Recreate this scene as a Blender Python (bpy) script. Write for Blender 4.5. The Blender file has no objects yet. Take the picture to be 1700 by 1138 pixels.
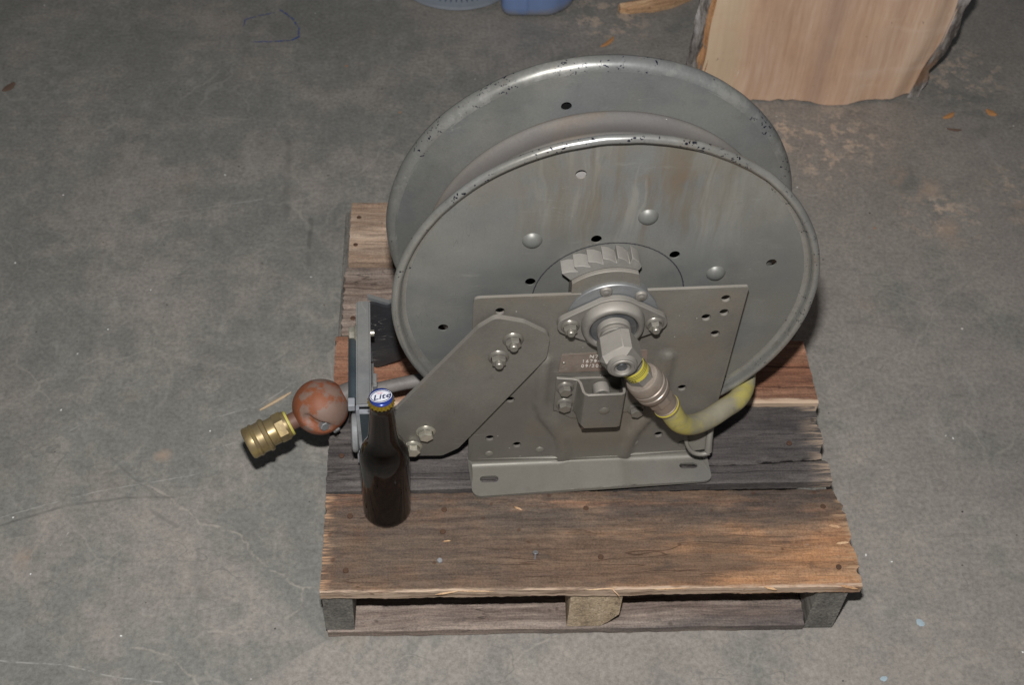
import bpy, bmesh, math, random
from mathutils import Vector, Matrix, noise as mnoise
from mathutils.geometry import delaunay_2d_cdt

sc = bpy.context.scene
COL = sc.collection
rnd = random.Random(7)

# ------------------------------------------------------------------ camera, light, exposure
CAM = Vector((0.1448, -0.8152, 1.5261))
yaw, pit, rol = -0.0866, 0.8550, 0.0624
MR = Matrix.Rotation(yaw, 3, 'Z') @ Matrix.Rotation(math.pi/2 - pit, 3, 'X') @ Matrix.Rotation(rol, 3, 'Z')
cd = bpy.data.cameras.new('camera'); cam = bpy.data.objects.new('camera', cd); COL.objects.link(cam)
cam.matrix_world = Matrix.Translation(CAM) @ MR.to_4x4()
cd.sensor_width = 36.0; cd.lens = 36.0*2159.3/1700.0; cd.clip_start = 0.05; cd.clip_end = 200
cd.dof.use_dof = True; cd.dof.focus_distance = 1.50; cd.dof.aperture_fstop = 9.0
sc.camera = cam

w = bpy.data.worlds.new('World'); sc.world = w; w.use_nodes = True
bg = w.node_tree.nodes['Background']; bg.inputs[0].default_value = (0.90, 0.95, 1.0, 1); bg.inputs[1].default_value = 0.070

# the camera's own flash, mounted just above the lens
ld = bpy.data.lights.new('flash_lamp', 'AREA'); ld.shape = 'RECTANGLE'; ld.size = 0.05; ld.size_y = 0.03
ld.energy = 36; ld.color = (1.0, 0.970, 0.940)
fl = bpy.data.objects.new('flash_lamp', ld); COL.objects.link(fl)
fl.matrix_world = Matrix.Translation(CAM + MR @ Vector((-0.012, 0.170, 0.0))) @ MR.to_4x4()

sc.view_settings.view_transform = 'Standard'; sc.view_settings.look = 'None'
sc.view_settings.exposure = 0.0; sc.view_settings.gamma = 1.0

# ------------------------------------------------------------------ node helper
class NT:
    def __init__(s, name):
        s.m = bpy.data.materials.new(name); s.m.use_nodes = True
        s.t = s.m.node_tree; s.N = s.t.nodes; s.L = s.t.links
        s.b = s.N['Principled BSDF']; s.tc = s.N.new('ShaderNodeTexCoord'); s.co = s.tc.outputs['Object']
    def inp(s, n, i, v):
        if v is None: return
        if isinstance(v, bpy.types.NodeSocket): s.L.new(v, n.inputs[i])
        else: n.inputs[i].default_value = v
    def map(s, scale=(1,1,1), loc=(0,0,0), rot=(0,0,0), src=None):
        n = s.N.new('ShaderNodeMapping'); s.L.new(src or s.co, n.inputs[0])
        s.inp(n, 1, loc); s.inp(n, 2, rot); s.inp(n, 3, scale); return n.outputs[0]
    def rand_offset(s, k=10.0):
        oi = s.N.new('ShaderNodeObjectInfo'); c = s.N.new('ShaderNodeVectorMath'); c.operation = 'MULTIPLY_ADD'
        s.L.new(s.co, c.inputs[0]); c.inputs[1].default_value = (1,1,1)
        m = s.math('MULTIPLY', oi.outputs['Random'], k); s.L.new(m, c.inputs[2]); s.co = c.outputs[0]
    def noise(s, scale, detail=4, rough=.55, src=None, dist=0.0, out=0):
        n = s.N.new('ShaderNodeTexNoise'); s.L.new(src or s.co, n.inputs['Vector'])
        n.inputs['Scale'].default_value = scale; n.inputs['Detail'].default_value = detail
        n.inputs['Roughness'].default_value = rough; n.inputs['Distortion'].default_value = dist
        return n.outputs[out]
    def voro(s, scale, feature='F1', src=None, out='Distance', rnd=1.0):
        n = s.N.new('ShaderNodeTexVoronoi'); n.feature = feature; s.L.new(src or s.co, n.inputs['Vector'])
        n.inputs['Scale'].default_value = scale; n.inputs['Randomness'].default_value = rnd
        return n.outputs[out]
    def math(s, op, a, b=None, c=None, clamp=False):
        n = s.N.new('ShaderNodeMath'); n.operation = op; n.use_clamp = clamp
        s.inp(n, 0, a); s.inp(n, 1, b); s.inp(n, 2, c); return n.outputs[0]
    def rng(s, v, a, b, c=0.0, d=1.0, smooth=True):
        n = s.N.new('ShaderNodeMapRange'); n.interpolation_type = 'SMOOTHSTEP' if smooth else 'LINEAR'
        s.L.new(v, n.inputs[0])
        for i, x in zip((1,2,3,4), (a,b,c,d)): n.inputs[i].default_value = x
        return n.outputs[0]
    def ramp(s, v, stops):
        n = s.N.new('ShaderNodeValToRGB'); s.L.new(v, n.inputs[0]); e = n.color_ramp.elements
        while len(e) < len(stops): e.new(0.5)
        for el, (p, c) in zip(e, stops): el.position = p; el.color = (*c, 1)
        return n.outputs[0]
    def mix(s, f, a, b, mode='MIX'):
        n = s.N.new('ShaderNodeMix'); n.data_type = 'RGBA'; n.blend_type = mode
        s.inp(n, 0, f)
        s.inp(n, 6, (*a, 1) if isinstance(a, tuple) else a); s.inp(n, 7, (*b, 1) if isinstance(b, tuple) else b)
        return n.outputs[2]
    def sep(s, src=None):
        n = s.N.new('ShaderNodeSeparateXYZ'); s.L.new(src or s.co, n.inputs[0]); return n.outputs
    def warp(s, scale, amt, src=None):
        nz = s.N.new('ShaderNodeTexNoise'); s.L.new(src or s.co, nz.inputs['Vector']); nz.inputs['Scale'].default_value = scale; nz.inputs['Detail'].default_value = 3
        v = s.N.new('ShaderNodeVectorMath'); v.operation = 'SUBTRACT'; s.L.new(nz.outputs['Color'], v.inputs[0]); v.inputs[1].default_value = (.5,.5,.5)
        q = s.N.new('ShaderNodeVectorMath'); q.operation = 'MULTIPLY_ADD'; s.L.new(v.outputs[0], q.inputs[0]); q.inputs[1].default_value = (amt,)*3
        s.L.new(src or s.co, q.inputs[2]); return q.outputs[0]
    def seg(s, src, p, q):
        """distance (xy) to segment p-q"""
        x, y = s.sep_cache(src)
        dx, dy = q[0]-p[0], q[1]-p[1]; l2 = dx*dx+dy*dy
        t = s.math('MULTIPLY_ADD', x, dx/l2, -(p[0]*dx+p[1]*dy)/l2)
        t = s.math('MULTIPLY_ADD', y, dy/l2, t, clamp=True)
        ax = s.math('SUBTRACT', s.math('MULTIPLY_ADD', t, -dx, x), p[0])
        ay = s.math('SUBTRACT', s.math('MULTIPLY_ADD', t, -dy, y), p[1])
        return s.math('SQRT', s.math('ADD', s.math('MULTIPLY', ax, ax), s.math('MULTIPLY', ay, ay)))
    _sc = None
    def sep_cache(s, src):
        if s._sc is None: s._sc = {}
        k = id(src) if False else str(src)
        if k not in s._sc:
            o = s.sep(src); s._sc[k] = (o[0], o[1])
        return s._sc[k]
    def poly(s, src, pts):
        d = None
        for a, b in zip(pts, pts[1:]):
            e = s.seg(src, a, b); d = e if d is None else s.math('MINIMUM', d, e)
        return d
    def spots(s, src, pts, r):
        """1 inside soft round spots"""
        x, y = s.sep_cache(src); d = None
        for (px, py, k) in pts:
            ax = s.math('SUBTRACT', x, px); ay = s.math('SUBTRACT', y, py)
            e = s.math('MULTIPLY', s.math('SQRT', s.math('ADD', s.math('MULTIPLY', ax, ax), s.math('MULTIPLY', ay, ay))), 1.0/k)
            d = e if d is None else s.math('MINIMUM', d, e)
        return s.rng(d, 0, r, 1, 0)
    def bump(s, h, strength=.3, dist=.001, prev=None):
        n = s.N.new('ShaderNodeBump'); s.L.new(h, n.inputs['Height']); n.inputs['Strength'].default_value = strength; n.inputs['Distance'].default_value = dist
        if prev: s.L.new(prev, n.inputs['Normal'])
        return n.outputs[0]
    def out(s, color=None, rough=None, metal=None, normal=None, **kw):
        if isinstance(color, tuple): color = (*color, 1)
        s.inp(s.b, 'Base Color', color); s.inp(s.b, 'Roughness', rough); s.inp(s.b, 'Metallic', metal); s.inp(s.b, 'Normal', normal)
        for k, v in kw.items(): s.inp(s.b, k.replace('_', ' '), v)
        return s.m

# ------------------------------------------------------------------ materials
def mat_concrete():
    n = NT('concrete'); wp = n.warp(9, .035)
    a = n.noise(2.2, 6, .62); b = n.noise(11, 6, .7, src=wp); c = n.noise(160, 3, .6); d = n.noise(45, 5, .7, src=wp)
    v = n.math('ADD', n.math('MULTIPLY', a, .30), n.math('MULTIPLY', b, .42)); v = n.math('ADD', v, n.math('MULTIPLY', d, .28))
    zone = n.math('ADD', n.math('MULTIPLY', n.noise(4.2, 6, .66, src=n.warp(5,.08)), .75), n.math('MULTIPLY', n.noise(22, 5, .7, src=wp), .25))
    x, y = n.sep_cache(n.co)
    side = n.math('MULTIPLY', n.rng(x, -.2, .9), .09)
    col = n.mix(n.rng(n.math('ADD', zone, side), .44, .60), (.206,.206,.190), (.272,.253,.232))
    col = n.mix(.55, col, n.ramp(v, [(.36,(.40,.40,.40)), (.5,(.5,.5,.5)), (.64,(.62,.615,.605))]), 'OVERLAY')
    # worn oily zones
    oil = n.rng(n.noise(3.1, 5, .6, src=n.map(loc=(4.3,1.7,0))), .50, .68)
    col = n.mix(n.math('MULTIPLY', oil, .24), col, (.135,.133,.126))
    tan = n.rng(n.noise(6.5, 6, .7, src=n.map(loc=(9.3,2.7,0))), .57, .74)
    col = n.mix(n.math('MULTIPLY', tan, .26), col, (.36,.29,.235))
    # sand and sawdust crust by the log
    cr = n.math('MULTIPLY', n.spots(wp, [(.79,1.02,.12),(.88,1.00,.12),(.84,.93,.08),(1.16,1.2,.12),(.48,1.36,.12),(1.02,.80,.09),(1.2,.85,.1)], 1.2), n.rng(n.noise(30, 5, .75, src=wp), .50, .60))
    col = n.mix(n.math('MULTIPLY', cr, .85), col, (.54,.43,.34))
    # fine salt-and-pepper aggregate
    col = n.mix(.55, col, n.ramp(c, [(.30,(.32,.32,.32)), (.5,(.5,.5,.5)), (.7,(.66,.66,.66))]), 'OVERLAY')
    fine = n.noise(520, 2, .6)
    col = n.mix(.35, col, n.ramp(fine, [(.30,(.36,.36,.36)), (.7,(.64,.64,.64))]), 'OVERLAY')
    cl = n.noise(34, 6, .78, src=n.warp(20, .02)); col = n.mix(.30, col, n.ramp(cl, [(.30,(.33,.33,.33)), (.5,(.5,.5,.5)), (.70,(.67,.665,.655))]), 'OVERLAY')
    pits = n.rng(n.noise(75, 4, .7, src=n.map(loc=(2,9,0))), .60, .70); col = n.mix(n.math('MULTIPLY', pits, .22), col, (.13,.125,.115))
    # trowel swirls
    sw = n.noise(26, 5, .75, src=n.map(scale=(1,.35,1), rot=(0,0,.6), src=wp))
    col = n.mix(n.math('MULTIPLY', n.rng(sw, .56, .70), .20), col, (.42,.41,.385))
    sw2 = n.noise(20, 5, .75, src=n.map(scale=(.3,1,1), rot=(0,0,.3), loc=(3,5,0), src=wp))
    col = n.mix(n.math('MULTIPLY', n.rng(sw2, .56, .70), .22), col, (.16,.155,.145))
    # the long filled crack left of the pallet and its branches
    wl = n.warp(38, .020); rgh = n.rng(n.noise(40, 4, .7), .35, .62)
    for vsc, off_, kk in ((5.5, 0, .22), (11, 4, .16)):      # faint web of hairline crazing, filled with pale dust
        ve = n.voro(vsc, 'DISTANCE_TO_EDGE', src=n.map(loc=(off_, off_*.6, 0), src=n.warp(14, .055)))
        wm = n.math('MULTIPLY', n.rng(ve, .003, .016, 1, 0), n.rng(n.noise(5, 4, .7, src=n.map(loc=(off_+3,1,0))), .46, .62))
        col = n.mix(n.math('MULTIPLY', wm, kk*1.15), col, (.42,.395,.36))
    arcs = n.noise(1, 2, .5, src=n.map((7, 16, 1), rot=(0,0,.5), src=n.warp(3,.1)))
    col = n.mix(n.math('MULTIPLY', n.math('MULTIPLY', n.rng(n.math('ABSOLUTE', n.math('SUBTRACT', arcs, .52)), .001, .006, 1, 0), n.rng(n.noise(6,3), .5, .6)), .35), col, (.12,.118,.11))
    cracks = [[(-.262,.245),(-.239,.230),(-.202,.200),(-.1835,.180),(-.154,.172),(-.124,.160),(-.105,.126),(-.083,.107),(-.058,.093),(-.033,.077),(-.005,.083),(.06,.12)],
              [(-.033,.077),(-.036,.045),(-.075,.012),(-.15,.016)], [(-.245,-.008),(-.2025,-.0145),(-.181,-.032),(-.15,-.064)],
              [(.2217,-.0665),(.2544,-.0186),(.30,0.0)], [(.835,.965),(.815,.99),(.79,.94),(.775,.88)]]
    for i, c_ in enumerate(cracks):
        d_ = n.poly(wl, c_)
        m_ = n.math('MULTIPLY', n.rng(d_, .0003, .0026, 1, 0), rgh)
        col = n.mix(n.math('MULTIPLY', m_, .42 if i in (0,2) else .26), col, (.46,.42,.37))
        m2 = n.rng(n.math('ABSOLUTE', n.math('SUBTRACT', d_, .0035)), 0, .002, .18, 0)
        col = n.mix(n.math('MULTIPLY', m2, rgh), col, (.15,.145,.135))
    # dark tyre / drag lines
    wd = n.warp(10, .012)
    for c_, wdt, k in ([(-.46,.175),(-.368,.2117),(-.288,.2257),(-.22,.225)], .002, .55), ([(-.32,.29),(-.245,.225)], .0018, .35), ([(-.118,.98),(-.115,.86),(-.109,.79)], .006, .4), \
            ([(-.069,.782),(-.065,.70),(-.062,.676)], .004, .6), ([(-.19,.12),(-.16,.06)], .006, .25), ([(.80,.55),(.90,.53)], .003, .3), ([(-.26,.21),(-.21,.175)], .003, .4):
        m_ = n.math('MULTIPLY', n.rng(n.poly(wd, c_), wdt*.3, wdt*1.6, 1, 0), rgh)
        col = n.mix(n.math('MULTIPLY', m_, k), col, (.09,.088,.08))
    # pale scratches
    for c_, wdt, k in ([(-.46,.190),(-.33,.236),(-.20,.262)], .0009, .5), ([(-.41,-.02),(-.33,-.030),(-.26,-.045),(-.20,-.055)], .0011, .55), ([(-.20,.30),(-.10,.335)], .0009, .4), \
            ([(-.365,.148),(-.358,.168)], .0009, .9), ([(-.18,.365),(-.12,.385),(-.07,.43)], .0010, .5), ([(-.39,.335),(-.375,.35)], .001, .6), ([(.74,.86),(.80,.845),(.84,.86)], .0018, .3), ([(-.40,.75),(-.25,.80)], .0012, .3), ([(-.30,.80),(-.15,.83)], .0016, .3):
        m_ = n.math('MULTIPLY', n.rng(n.poly(wd, c_), wdt*.2, wdt*1.5, 1, 0), n.rng(n.noise(55, 3, .7), .38, .60))
        col = n.mix(n.math('MULTIPLY', m_, k*.75), col, (.55,.54,.52))
    # orange-tan smudges
    sm = n.math('MULTIPLY', n.spots(wp, [(-.405,.135,.022),(1.02,.76,.03),(1.17,.80,.035),(.97,.90,.03),(-.25,.30,.014),(1.0,.86,.04)], 1.3), n.rng(n.noise(22,4), .42,.6))
    col = n.mix(n.math('MULTIPLY', sm, .5), col, (.46,.33,.24))
    # small white, dark and rust specks
    for sc_, th, cc, off in ((23, .045, (.85,.85,.83), 0), (14, .035, (.72,.70,.66), 5), (19, .04, (.06,.055,.05), 11), (11, .034, (.42,.20,.10), 21), (30, .05, (.07,.065,.06), 31)):
        vs = n.N.new('ShaderNodeTexVoronoi'); n.L.new(n.map(loc=(off, off*.7, 0), src=n.warp(200,.004)), vs.inputs['Vector']); vs.inputs['Scale'].default_value = sc_
        keep = n.math('GREATER_THAN', n.sep(vs.outputs['Color'])[0], .62)
        msk = n.math('MULTIPLY', n.rng(vs.outputs['Distance'], th*.5, th, 1, 0), keep)
        col = n.mix(msk, col, cc)
    hgt = n.math('ADD', n.math('MULTIPLY', c, .5), n.math('MULTIPLY', d, 1.0))
    return n.out(col, n.rng(b, .3, .7, .62, .85), 0, n.bump(hgt, .25, .0015), Specular_IOR_Level=.35)

def mat_wood(name, dark, mid, light, stain=(.05,.042,.036), stain_amt=.5, stain_th=.52, grey=(.25,.23,.21), grey_amt=.3, seed=0.0, grain_axis=0, pale_ends=None, rings=26, edge=None, zone=False, lines=()):
    n = NT(name); o = (seed*3.1, seed*1.7, seed*.9)
    st = [30.0, 30.0, 30.0]; st[grain_axis] = 1.6
    s2 = [150.0]*3; s2[grain_axis] = 5.0
    s3 = [5.0]*3; s3[grain_axis] = 1.6
    base = n.warp(3.5, .035)
    g1 = n.noise(1, 6, .65, src=n.map(tuple(st), o, src=base), dist=.5)
    g2 = n.noise(1, 4, .7, src=n.map(tuple(s2), o, src=base))
    g3 = n.noise(1, 5, .6, src=n.map(tuple(s3), o))
    g4 = n.noise(1, 5, .65, src=n.map(tuple(s3), (o[0]+7, o[1]+3, o[2])), dist=.4)
    # growth rings: bands across the board, bent by noise
    sx = n.sep(base); across = sx[1] if grain_axis == 0 else sx[0]
    ring = n.math('SINE', n.math('ADD', n.math('MULTIPLY', across, rings*6.28), n.math('MULTIPLY', g3, 14)))
    v = n.math('ADD', n.math('MULTIPLY', g1, .48), n.math('MULTIPLY', g2, .42)); v = n.math('ADD', v, n.math('MULTIPLY', ring, .05)); v = n.math('ADD', v, .05)
    col = n.ramp(v, [(.37, dark), (.49, mid), (.61, light)])
    col = n.mix(n.math('MULTIPLY', n.rng(g4, .44, .62), grey_amt), col, n.mix(g2, tuple(x*.6 for x in grey), tuple(min(1,x*1.35) for x in grey)))
    if zone:           # foot-worn warm area along the right half, reddish streaks along the back edge
        xy = n.sep(n.co); zr = n.math('MULTIPLY', n.rng(n.math('ADD', xy[0], n.math('MULTIPLY', n.noise(7,4,.6), .35)), .40, .66), n.rng(n.noise(9, 5, .7, src=n.map(loc=(3,3,0), scale=(.6,1.6,1))), .36, .58))
        col = n.mix(n.math('MULTIPLY', zr, .75), col, n.mix(g2, (.31,.145,.068), (.51,.285,.145)))
        zb = n.math('MULTIPLY', n.rng(xy[1], .095, .12), n.rng(n.noise(1, 4, .6, src=n.map((4, 70, 1), src=base)), .48, .58)); col = n.mix(n.math('MULTIPLY', zb, .75), col, (.40,.19,.10))
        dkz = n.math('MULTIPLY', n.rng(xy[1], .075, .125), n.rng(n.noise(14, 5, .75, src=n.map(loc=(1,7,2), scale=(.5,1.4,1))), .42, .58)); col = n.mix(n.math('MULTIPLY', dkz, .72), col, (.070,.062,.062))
        lfz = n.math('MULTIPLY', n.rng(xy[0], .38, .10), n.rng(n.noise(11, 5, .7, src=n.map(loc=(8,2,2))), .36, .58)); col = n.mix(n.math('MULTIPLY', lfz, .50), col, n.mix(g2, (.135,.110,.095), (.27,.225,.185)))
        pf = n.rng(n.noise(1, 3, .7, src=n.map((45, 420, 1))), .62, .72); col = n.mix(n.math('MULTIPLY', pf, .55), col, (.50,.38,.27))
    if stain_amt > 0:
        s_ = n.math('ADD', g3, n.math('MULTIPLY', g1, .30))
        col = n.mix(n.math('MULTIPLY', n.rng(s_, stain_th+.10, stain_th+.26), stain_amt), col, stain)
    # saw marks across the board and fine fuzz
    s5 = [12.0]*3; s5[grain_axis] = 260.0
    saw = n.noise(1, 2, .5, src=n.map(tuple(s5), (o[0],2,1))); fz = n.noise(420, 3, .7)
    s6 = [210.0]*3; s6[grain_axis] = 22.0
    fb = n.noise(1, 3, .7, src=n.map(tuple(s6), (o[0],4,2)))
    mm = n.math('ADD', n.math('MULTIPLY', saw, .06), n.math('ADD', n.math('MULTIPLY', fz, .44), n.math('MULTIPLY', fb, .50)))
    col = n.mix(.85, col, n.ramp(mm, [(.36,(.24,.24,.24)), (.5,(.5,.5,.5)), (.64,(.76,.755,.74))]), 'OVERLAY')
    blot = n.rng(n.noise(38, 5, .75, src=n.map(loc=(o[0],6,3), scale=(.6,1,1) if grain_axis == 0 else (1,1,1))), .54, .68)
    col = n.mix(n.math('MULTIPLY', blot, stain_amt*.55), col, stain)
    # checks: thin dark splits that follow the grain
    s4 = [26.0]*3; s4[grain_axis] = 2.2
    ck = n.noise(1, 3, .6, src=n.map(tuple(s4), (o[0]+3, o[1]+9, 0), src=base))
    chk = n.math('MULTIPLY', n.rng(n.math('ABSOLUTE', n.math('SUBTRACT', ck, .5)), .001, .007, 1, 0), n.rng(n.noise(9, 3), .50, .60))
    col = n.mix(n.math('MULTIPLY', chk, .55), col, tuple(x*.3 for x in dark))
    if pale_ends:      # freshly splintered ends: (axis position, width, side, colour)
        x = n.sep(n.co)[grain_axis]
        for (px, wd, sg, pc) in pale_ends:
            e = n.rng(n.math('ADD', n.math('MULTIPLY', x, sg), n.math('MULTIPLY', g1, .06)), sg*px-wd+.03, sg*px+.03)
            s7 = [190.0]*3; s7[grain_axis] = 16.0
            col = n.mix(n.math('MULTIPLY', e, n.rng(n.noise(1, 4, .7, src=n.map(tuple(s7), (5,5,5))), .44, .60)), col, pc)
    if edge:           # torn, unweathered long edge: (y, width, colour, amount)
        y_ = n.sep(n.co)[1]; jag = n.math('MULTIPLY', n.noise(1, 4, .75, src=n.map((22, 160, 60), (1,1,1))), edge[1]*1.6)
        em = n.rng(n.math('SUBTRACT', y_, jag), edge[0]-edge[1]*.55, edge[0]+edge[1]*.10, 1, 0)
        if edge[3] < 1: em = n.math('MULTIPLY', em, n.rng(n.noise(1, 4, .7, src=n.map((11, 60, 160))), .40, .56, .15, 1))
        col = n.mix(n.math('MULTIPLY', em, edge[3]), col, n.mix(g2, tuple(c*.75 for c in edge[2]), tuple(min(1, c*1.2) for c in edge[2])))
    for pts_, wd_, k_ in lines:      # the open splits, dark inside
        dl = n.poly(n.warp(45, .006), pts_); col = n.mix(n.rng(dl, wd_*.4, wd_*1.3, k_, 0), col, tuple(x*.12 for x in dark))
    # dirt specks / nail rust
    vs = n.voro(34, src=n.warp(60,.01)); col = n.mix(n.rng(vs, .05, .13, .55, 0), col, tuple(x*.35 for x in dark))
    h = n.math('ADD', n.math('MULTIPLY', g2, .7), n.math('MULTIPLY', g1, 1.1)); h = n.math('SUBTRACT', h, n.math('MULTIPLY', chk, .8))
    return n.out(col, .78, 0, n.bump(h, .65, .0016), Specular_IOR_Level=.3)

def mat_paint(name, base, dusty=(.24,.23,.21), dust=.35, rough=.5, metal=.25, streak=False, rust=.0, scale=1.0, chips=0.0, warm=None, band=None, top=0.0):
    n = NT(name); wp = n.warp(14, .02)
    a = n.noise(7*scale, 5, .65, src=wp); b = n.noise(40*scale, 4, .7); c = n.noise(380, 2, .6)
    col = n.mix(n.rng(a, .35, .68), base, tuple(x*1.30 for x in base))
    col = n.mix(n.math('MULTIPLY', n.rng(n.noise(5*scale, 6, .7, src=n.map(loc=(3,8,1), src=wp)), .44, .64), dust), col, dusty)
    cool = n.rng(n.noise(4.5, 4, .6, src=n.map(loc=(1,2,5))), .50, .66)
    col = n.mix(n.math('MULTIPLY', cool, .30), col, (base[0]*.80, base[1]*.90, base[2]*1.15))
    if warm:
        col = n.mix(n.math('MULTIPLY', n.rng(n.noise(6, 5, .7, src=n.map(loc=(6,2,9))), .48, .66), .5), col, warm)
    col = n.mix(.22, col, n.ramp(c, [(.3,(.35,.35,.35)), (.7,(.65,.65,.65))]), 'OVERLAY')
    if streak:         # water and oil runs from the top of the disc
        s1 = n.noise(1, 5, .65, src=n.map((34, 8, 3.0), src=n.warp(9,.03)))
        sx = n.sep(n.co)
        top = n.math('MULTIPLY', n.rng(n.math('ADD', sx[2], n.math('MULTIPLY', a, .08)), .36, .49), n.rng(n.math('ABSOLUTE', n.math('SUBTRACT', sx[0], .03)), .05, .19, 1, 0))
        col = n.mix(n.math('MULTIPLY', n.math('MULTIPLY', n.rng(s1, .49, .60), top), .60), col, (.30,.295,.265))
        s2 = n.noise(1, 5, .65, src=n.map((26, 8, 2.2), (7,0,3), src=n.warp(9,.03)))
        col = n.mix(n.math('MULTIPLY', n.math('MULTIPLY', n.rng(s2, .46, .60), top), .62), col, (.150,.120,.080))
        br = n.math('MULTIPLY', n.rng(n.math('SQRT', n.math('ADD', n.math('POWER', n.math('SUBTRACT', sx[0], .062), 2.0), n.math('POWER', n.math('MULTIPLY', n.math('SUBTRACT', sx[2], .485), 1.3), 2.0))), .005, .062, 1, 0), n.rng(n.noise(26, 4, .7), .40, .58))
        br = n.math('MULTIPLY', br, n.rng(n.noise(1, 5, .7, src=n.map((30, 9, 9), (2,0,5))), .44, .60))
        col = n.mix(n.math('MULTIPLY', br, .75), col, (.19,.130,.080))
        wt = n.math('MULTIPLY', n.rng(sx[2], .36, .50), n.rng(n.noise(13, 5, .7, src=wp), .40, .62)); col = n.mix(n.math('MULTIPLY', wt, .35), col, (.225,.190,.145))
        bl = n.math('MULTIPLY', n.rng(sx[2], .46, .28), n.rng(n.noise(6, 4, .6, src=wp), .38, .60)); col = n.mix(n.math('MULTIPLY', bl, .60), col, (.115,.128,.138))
        # drag marks, dark smudges on the left
        sc_ = n.noise(1, 5, .7, src=n.map((10, 10, 60), rot=(0,.5,0)))
        col = n.mix(n.math('MULTIPLY', n.rng(sc_, .60, .72), .35), col, (.30,.30,.28))
        sp = n.spots(n.map(rot=(math.pi/2,0,0)), [(-.155,-.375,.026),(-.19,-.305,.022),(-.21,-.43,.02)], 1.3)
        col = n.mix(n.math('MULTIPLY', sp, .0), col, (.06,.06,.06))
    if band:           # dark band at the groove, thinning out up the flank, plus rubbed rusty stripe
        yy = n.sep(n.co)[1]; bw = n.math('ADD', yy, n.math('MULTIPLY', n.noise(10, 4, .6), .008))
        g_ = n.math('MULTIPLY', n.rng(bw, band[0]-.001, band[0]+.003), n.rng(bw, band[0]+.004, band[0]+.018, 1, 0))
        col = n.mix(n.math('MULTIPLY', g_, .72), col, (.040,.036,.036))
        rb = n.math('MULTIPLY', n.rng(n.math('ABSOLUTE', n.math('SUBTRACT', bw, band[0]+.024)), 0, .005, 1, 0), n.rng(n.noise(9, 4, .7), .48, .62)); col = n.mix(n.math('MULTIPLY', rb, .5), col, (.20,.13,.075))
    if rust:
        rs = n.rng(n.noise(24, 5, .75, src=wp), .56, .70)
        col = n.mix(n.math('MULTIPLY', rs, rust), col, (.20,.105,.055))
    for k_, (sx_, rt_) in enumerate((((9, 9, 70), (0, .5, .3)), ((70, 9, 8), (0, .25, .1)))):
        sn = n.noise(1, 2, .5, src=n.map(sx_, (k_*5, 2, 3), rt_, src=n.warp(6, .03)))
        sm_ = n.math('MULTIPLY', n.rng(n.math('ABSOLUTE', n.math('SUBTRACT', sn, .5)), .001, .005, 1, 0), n.rng(n.noise(9, 3, .6, src=n.map(loc=(k_*3+1, 4, 4))), .56, .66))
        col = n.mix(n.math('MULTIPLY', sm_, .35), col, (.40,.39,.36) if k_ == 0 else tuple(x*.45 for x in base))
    ed = n.rng(n.noise(20, 6, .8, src=n.map(loc=(8,1,3))), .58, .70); col = n.mix(n.math('MULTIPLY', ed, .22), col, tuple(x*.5 for x in base))
    r = n.rng(a, .3, .7, rough-.08, rough+.14)
    if chips:          # paint knocked off the bead: dark blue-black flecks
        vs = n.N.new('ShaderNodeTexVoronoi'); n.L.new(n.map((1,1,1), src=n.warp(130,.014)), vs.inputs['Vector']); vs.inputs['Scale'].default_value = 250
        vk = n.math('MULTIPLY', n.rng(vs.outputs['Distance'], .30, .45, 1, 0), n.math('GREATER_THAN', n.sep(vs.outputs['Color'])[0], .55))
        vk = n.math('MULTIPLY', vk, n.rng(n.math('ADD', n.noise(22, 4, .7), n.math('MULTIPLY', n.sep(n.co)[2], .25)), .62, .68))
        col = n.mix(n.math('MULTIPLY', vk, chips), col, (.012,.013,.030))
        wear = n.rng(n.noise(18, 5, .75, src=n.map(loc=(2,2,2))), .48, .64)
        col = n.mix(n.math('MULTIPLY', wear, .30), col, (.42,.42,.40))
    if top:            # faces that look up lightened: flash light put into the colour, with settled dust
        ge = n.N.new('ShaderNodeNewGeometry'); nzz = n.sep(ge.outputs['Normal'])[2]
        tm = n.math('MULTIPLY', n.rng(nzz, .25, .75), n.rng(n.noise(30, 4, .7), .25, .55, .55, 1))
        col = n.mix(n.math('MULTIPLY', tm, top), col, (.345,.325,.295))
        big = n.rng(n.noise(3.0, 3, .6, src=n.map(loc=(5,5,5))), .40, .62); col = n.mix(n.math('MULTIPLY', big, .30), col, tuple(x*.62 for x in base))
    # pinpoint pale specks and dust
    vs2 = n.N.new('ShaderNodeTexVoronoi'); n.L.new(n.map(), vs2.inputs['Vector']); vs2.inputs['Scale'].default_value = 60
    pk = n.math('MULTIPLY', n.rng(vs2.outputs['Distance'], .03, .055, 1, 0), n.math('GREATER_THAN', n.sep(vs2.outputs['Color'])[1], .82))
    col = n.mix(n.math('MULTIPLY', pk, .8), col, (.55,.54,.50))
    return n.out(col, r, metal, n.bump(n.math('ADD', n.math('MULTIPLY', c, .25), b), .10, .0008))

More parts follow.
